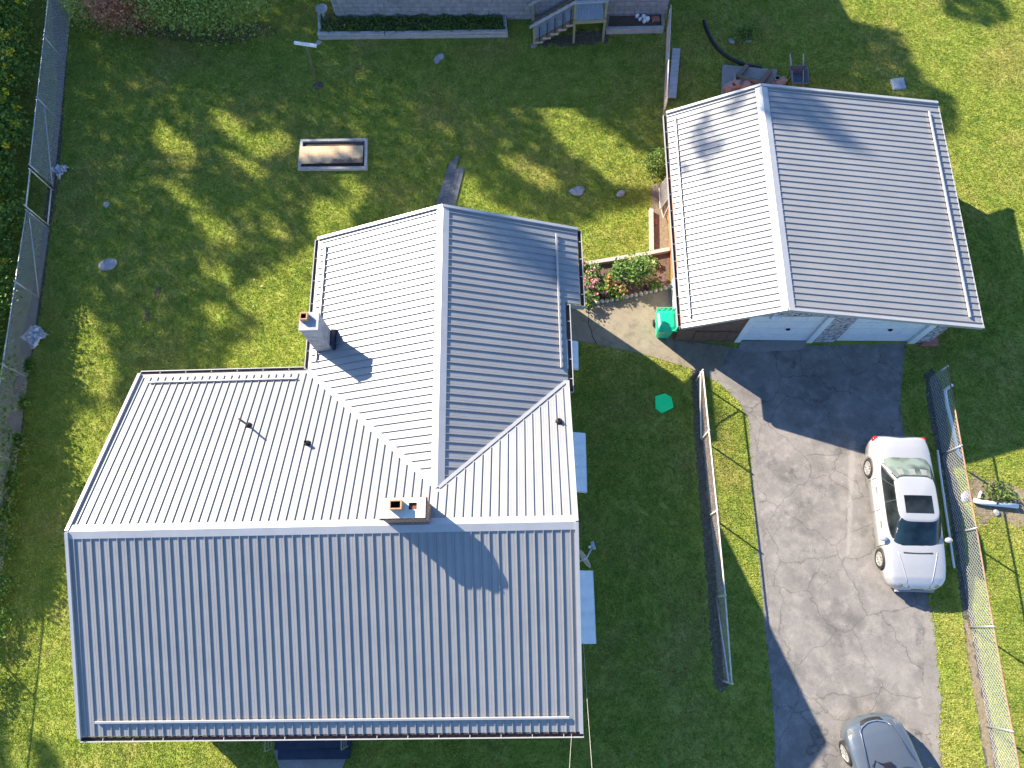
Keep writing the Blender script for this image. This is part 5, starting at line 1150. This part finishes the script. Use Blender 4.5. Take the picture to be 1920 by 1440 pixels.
SHADE = [([(100, -160), (1255, -160), (1255, 400), (1090, 440), (850, 400), (590, 455), (590, 560), (480, 640), (425, 705), (270, 705), (225, 800), (70, 838), (10, 880), (0, 760), (50, 500), (85, 300)], 0.0, 1.0),
         ([(1250, -160), (1440, -160), (1480, 0), (1600, 40), (1690, 60), (1712, 110), (1735, 150), (1790, 185), (1802, 245), (1765, 262), (1600, 230), (1250, 200)], 0.0, 1.0),
         ([(1520, -60), (1590, -60), (1570, 16), (1525, 8)], 0.0, .8), ([(1750, -60), (1860, -60), (1895, 38), (1860, 52), (1770, 30)], 0.0, .8),
         ([(1270, 218), (1330, 200), (1342, 245), (1378, 282), (1365, 302), (1332, 292), (1338, 325), (1318, 335), (1300, 300), (1282, 270), (1262, 240)], 3.0, .5), ([(1262, 290), (1285, 285), (1295, 330), (1272, 330)], 2.6, .3),
         ([(1340, 190), (1420, 168), (1425, 215), (1360, 235)], 3.3, .35), ([(1440, 168), (1535, 182), (1605, 258), (1565, 268), (1500, 235), (1482, 262), (1442, 240)], 3.4, .8),
         ([(905, 415), (1045, 440), (1042, 510), (985, 490), (945, 440)], 3.9, 1.1), ([(930, 440), (1000, 470), (990, 520), (950, 500)], 3.9, .3),
         ([(-150, 1000), (8, 990), (26, 1130), (12, 1245), (-150, 1260)], 0.0, .9), ([(58, 1380), (86, 1385), (125, 1450), (70, 1450)], 0.0, .9), ([(-100, 1340), (10, 1350), (20, 1450), (-100, 1450)], 0, .8)]
pts_all = []
for poly, z, dens in SHADE:
    W_ = np.array([P(u, v, z)[:2] for u, v in poly]); area = .5*abs(np.dot(W_[:, 0], np.roll(W_[:, 1], 1))-np.dot(W_[:, 1], np.roll(W_[:, 0], 1)))
    n = int(area*150*dens)+20; q = np.stack([rng.uniform(W_[:, 0].min(), W_[:, 0].max(), n*3), rng.uniform(W_[:, 1].min(), W_[:, 1].max(), n*3)], 1); q = q[inpoly(q, W_)]
    n_keep = min(n, len(q)); q = q[:n_keep]
    bad = np.zeros(len(q), bool)
    if z == 0:
        qq = q+rng.normal(0, .16, q.shape)*.7
        for L_ in LIT:
            for ox, oy in ((0, 0), (.15, -.15), (-.15, .15)): bad |= inpoly(qq+V(ox, oy), [p[:2] for p in px(L_)])
        bad &= rng.random(len(q)) < .985
    q = q[~bad]; h = rng.uniform(12, 20, len(q)) if z == 0 else rng.uniform(20, 27, len(q))
    p3 = np.concatenate([q, np.full((len(q), 1), z)], 1)+SUNV*(h/SUNV[2])[:, None]
    pts_all.append(p3)
lp = np.concatenate(pts_all)
for _ in range(6):      # keep every leaf out of the picture: push it further back along its sun ray
    uv = project(lp); vis = (uv[:, 0] > -40) & (uv[:, 0] < 1960) & (uv[:, 1] > -40) & (uv[:, 1] < 1480)
    lp[vis] += SUNV*(2.0/SUNV[2])
uv = project(lp); lp = lp[~((uv[:, 0] > -25) & (uv[:, 0] < 1945) & (uv[:, 1] > -25) & (uv[:, 1] < 1465))]
# gather the leaves into trees
cen = lp[rng.choice(len(lp), 9, replace=False)][:, :2].copy()
for _ in range(25):
    lab_ = np.argmin(((lp[:, None, :2]-cen[None])**2).sum(2), 1)
    for k in range(len(cen)):
        if (lab_ == k).any(): cen[k] = lp[lab_ == k][:, :2].mean(0)
for k in range(len(cen)):
    s_ = lp[lab_ == k]
    if len(s_) < 20: continue
    t = thing('shade_tree', 'tall leafy tree standing outside the upper left of the picture, seen by its dappled shade', 'tree', (*cen[k], 0), 0, 'shade trees round the yard')
    rel = s_-np.array([*cen[k], 0]); leaves('crown', rel, (.16, .30), M['tree'], t, .2, .75, 700+k)
    m = MB(); zt = rel[:, 2].mean(); m.tube([(0, 0, -.2), (.1, .05, zt*.5), (0, 0, zt*.95)], [.34, .26, .10], 10)
    for j in range(14):
        e = rel[rng.integers(len(rel))]; b_ = V(0, 0, zt*rng.uniform(.5, .8)); m.tube([b_, (b_+e)/2+V(0, 0, .3), e], [.10, .06, .02], 6)
    m.build('trunk', M['bark'], t, True)
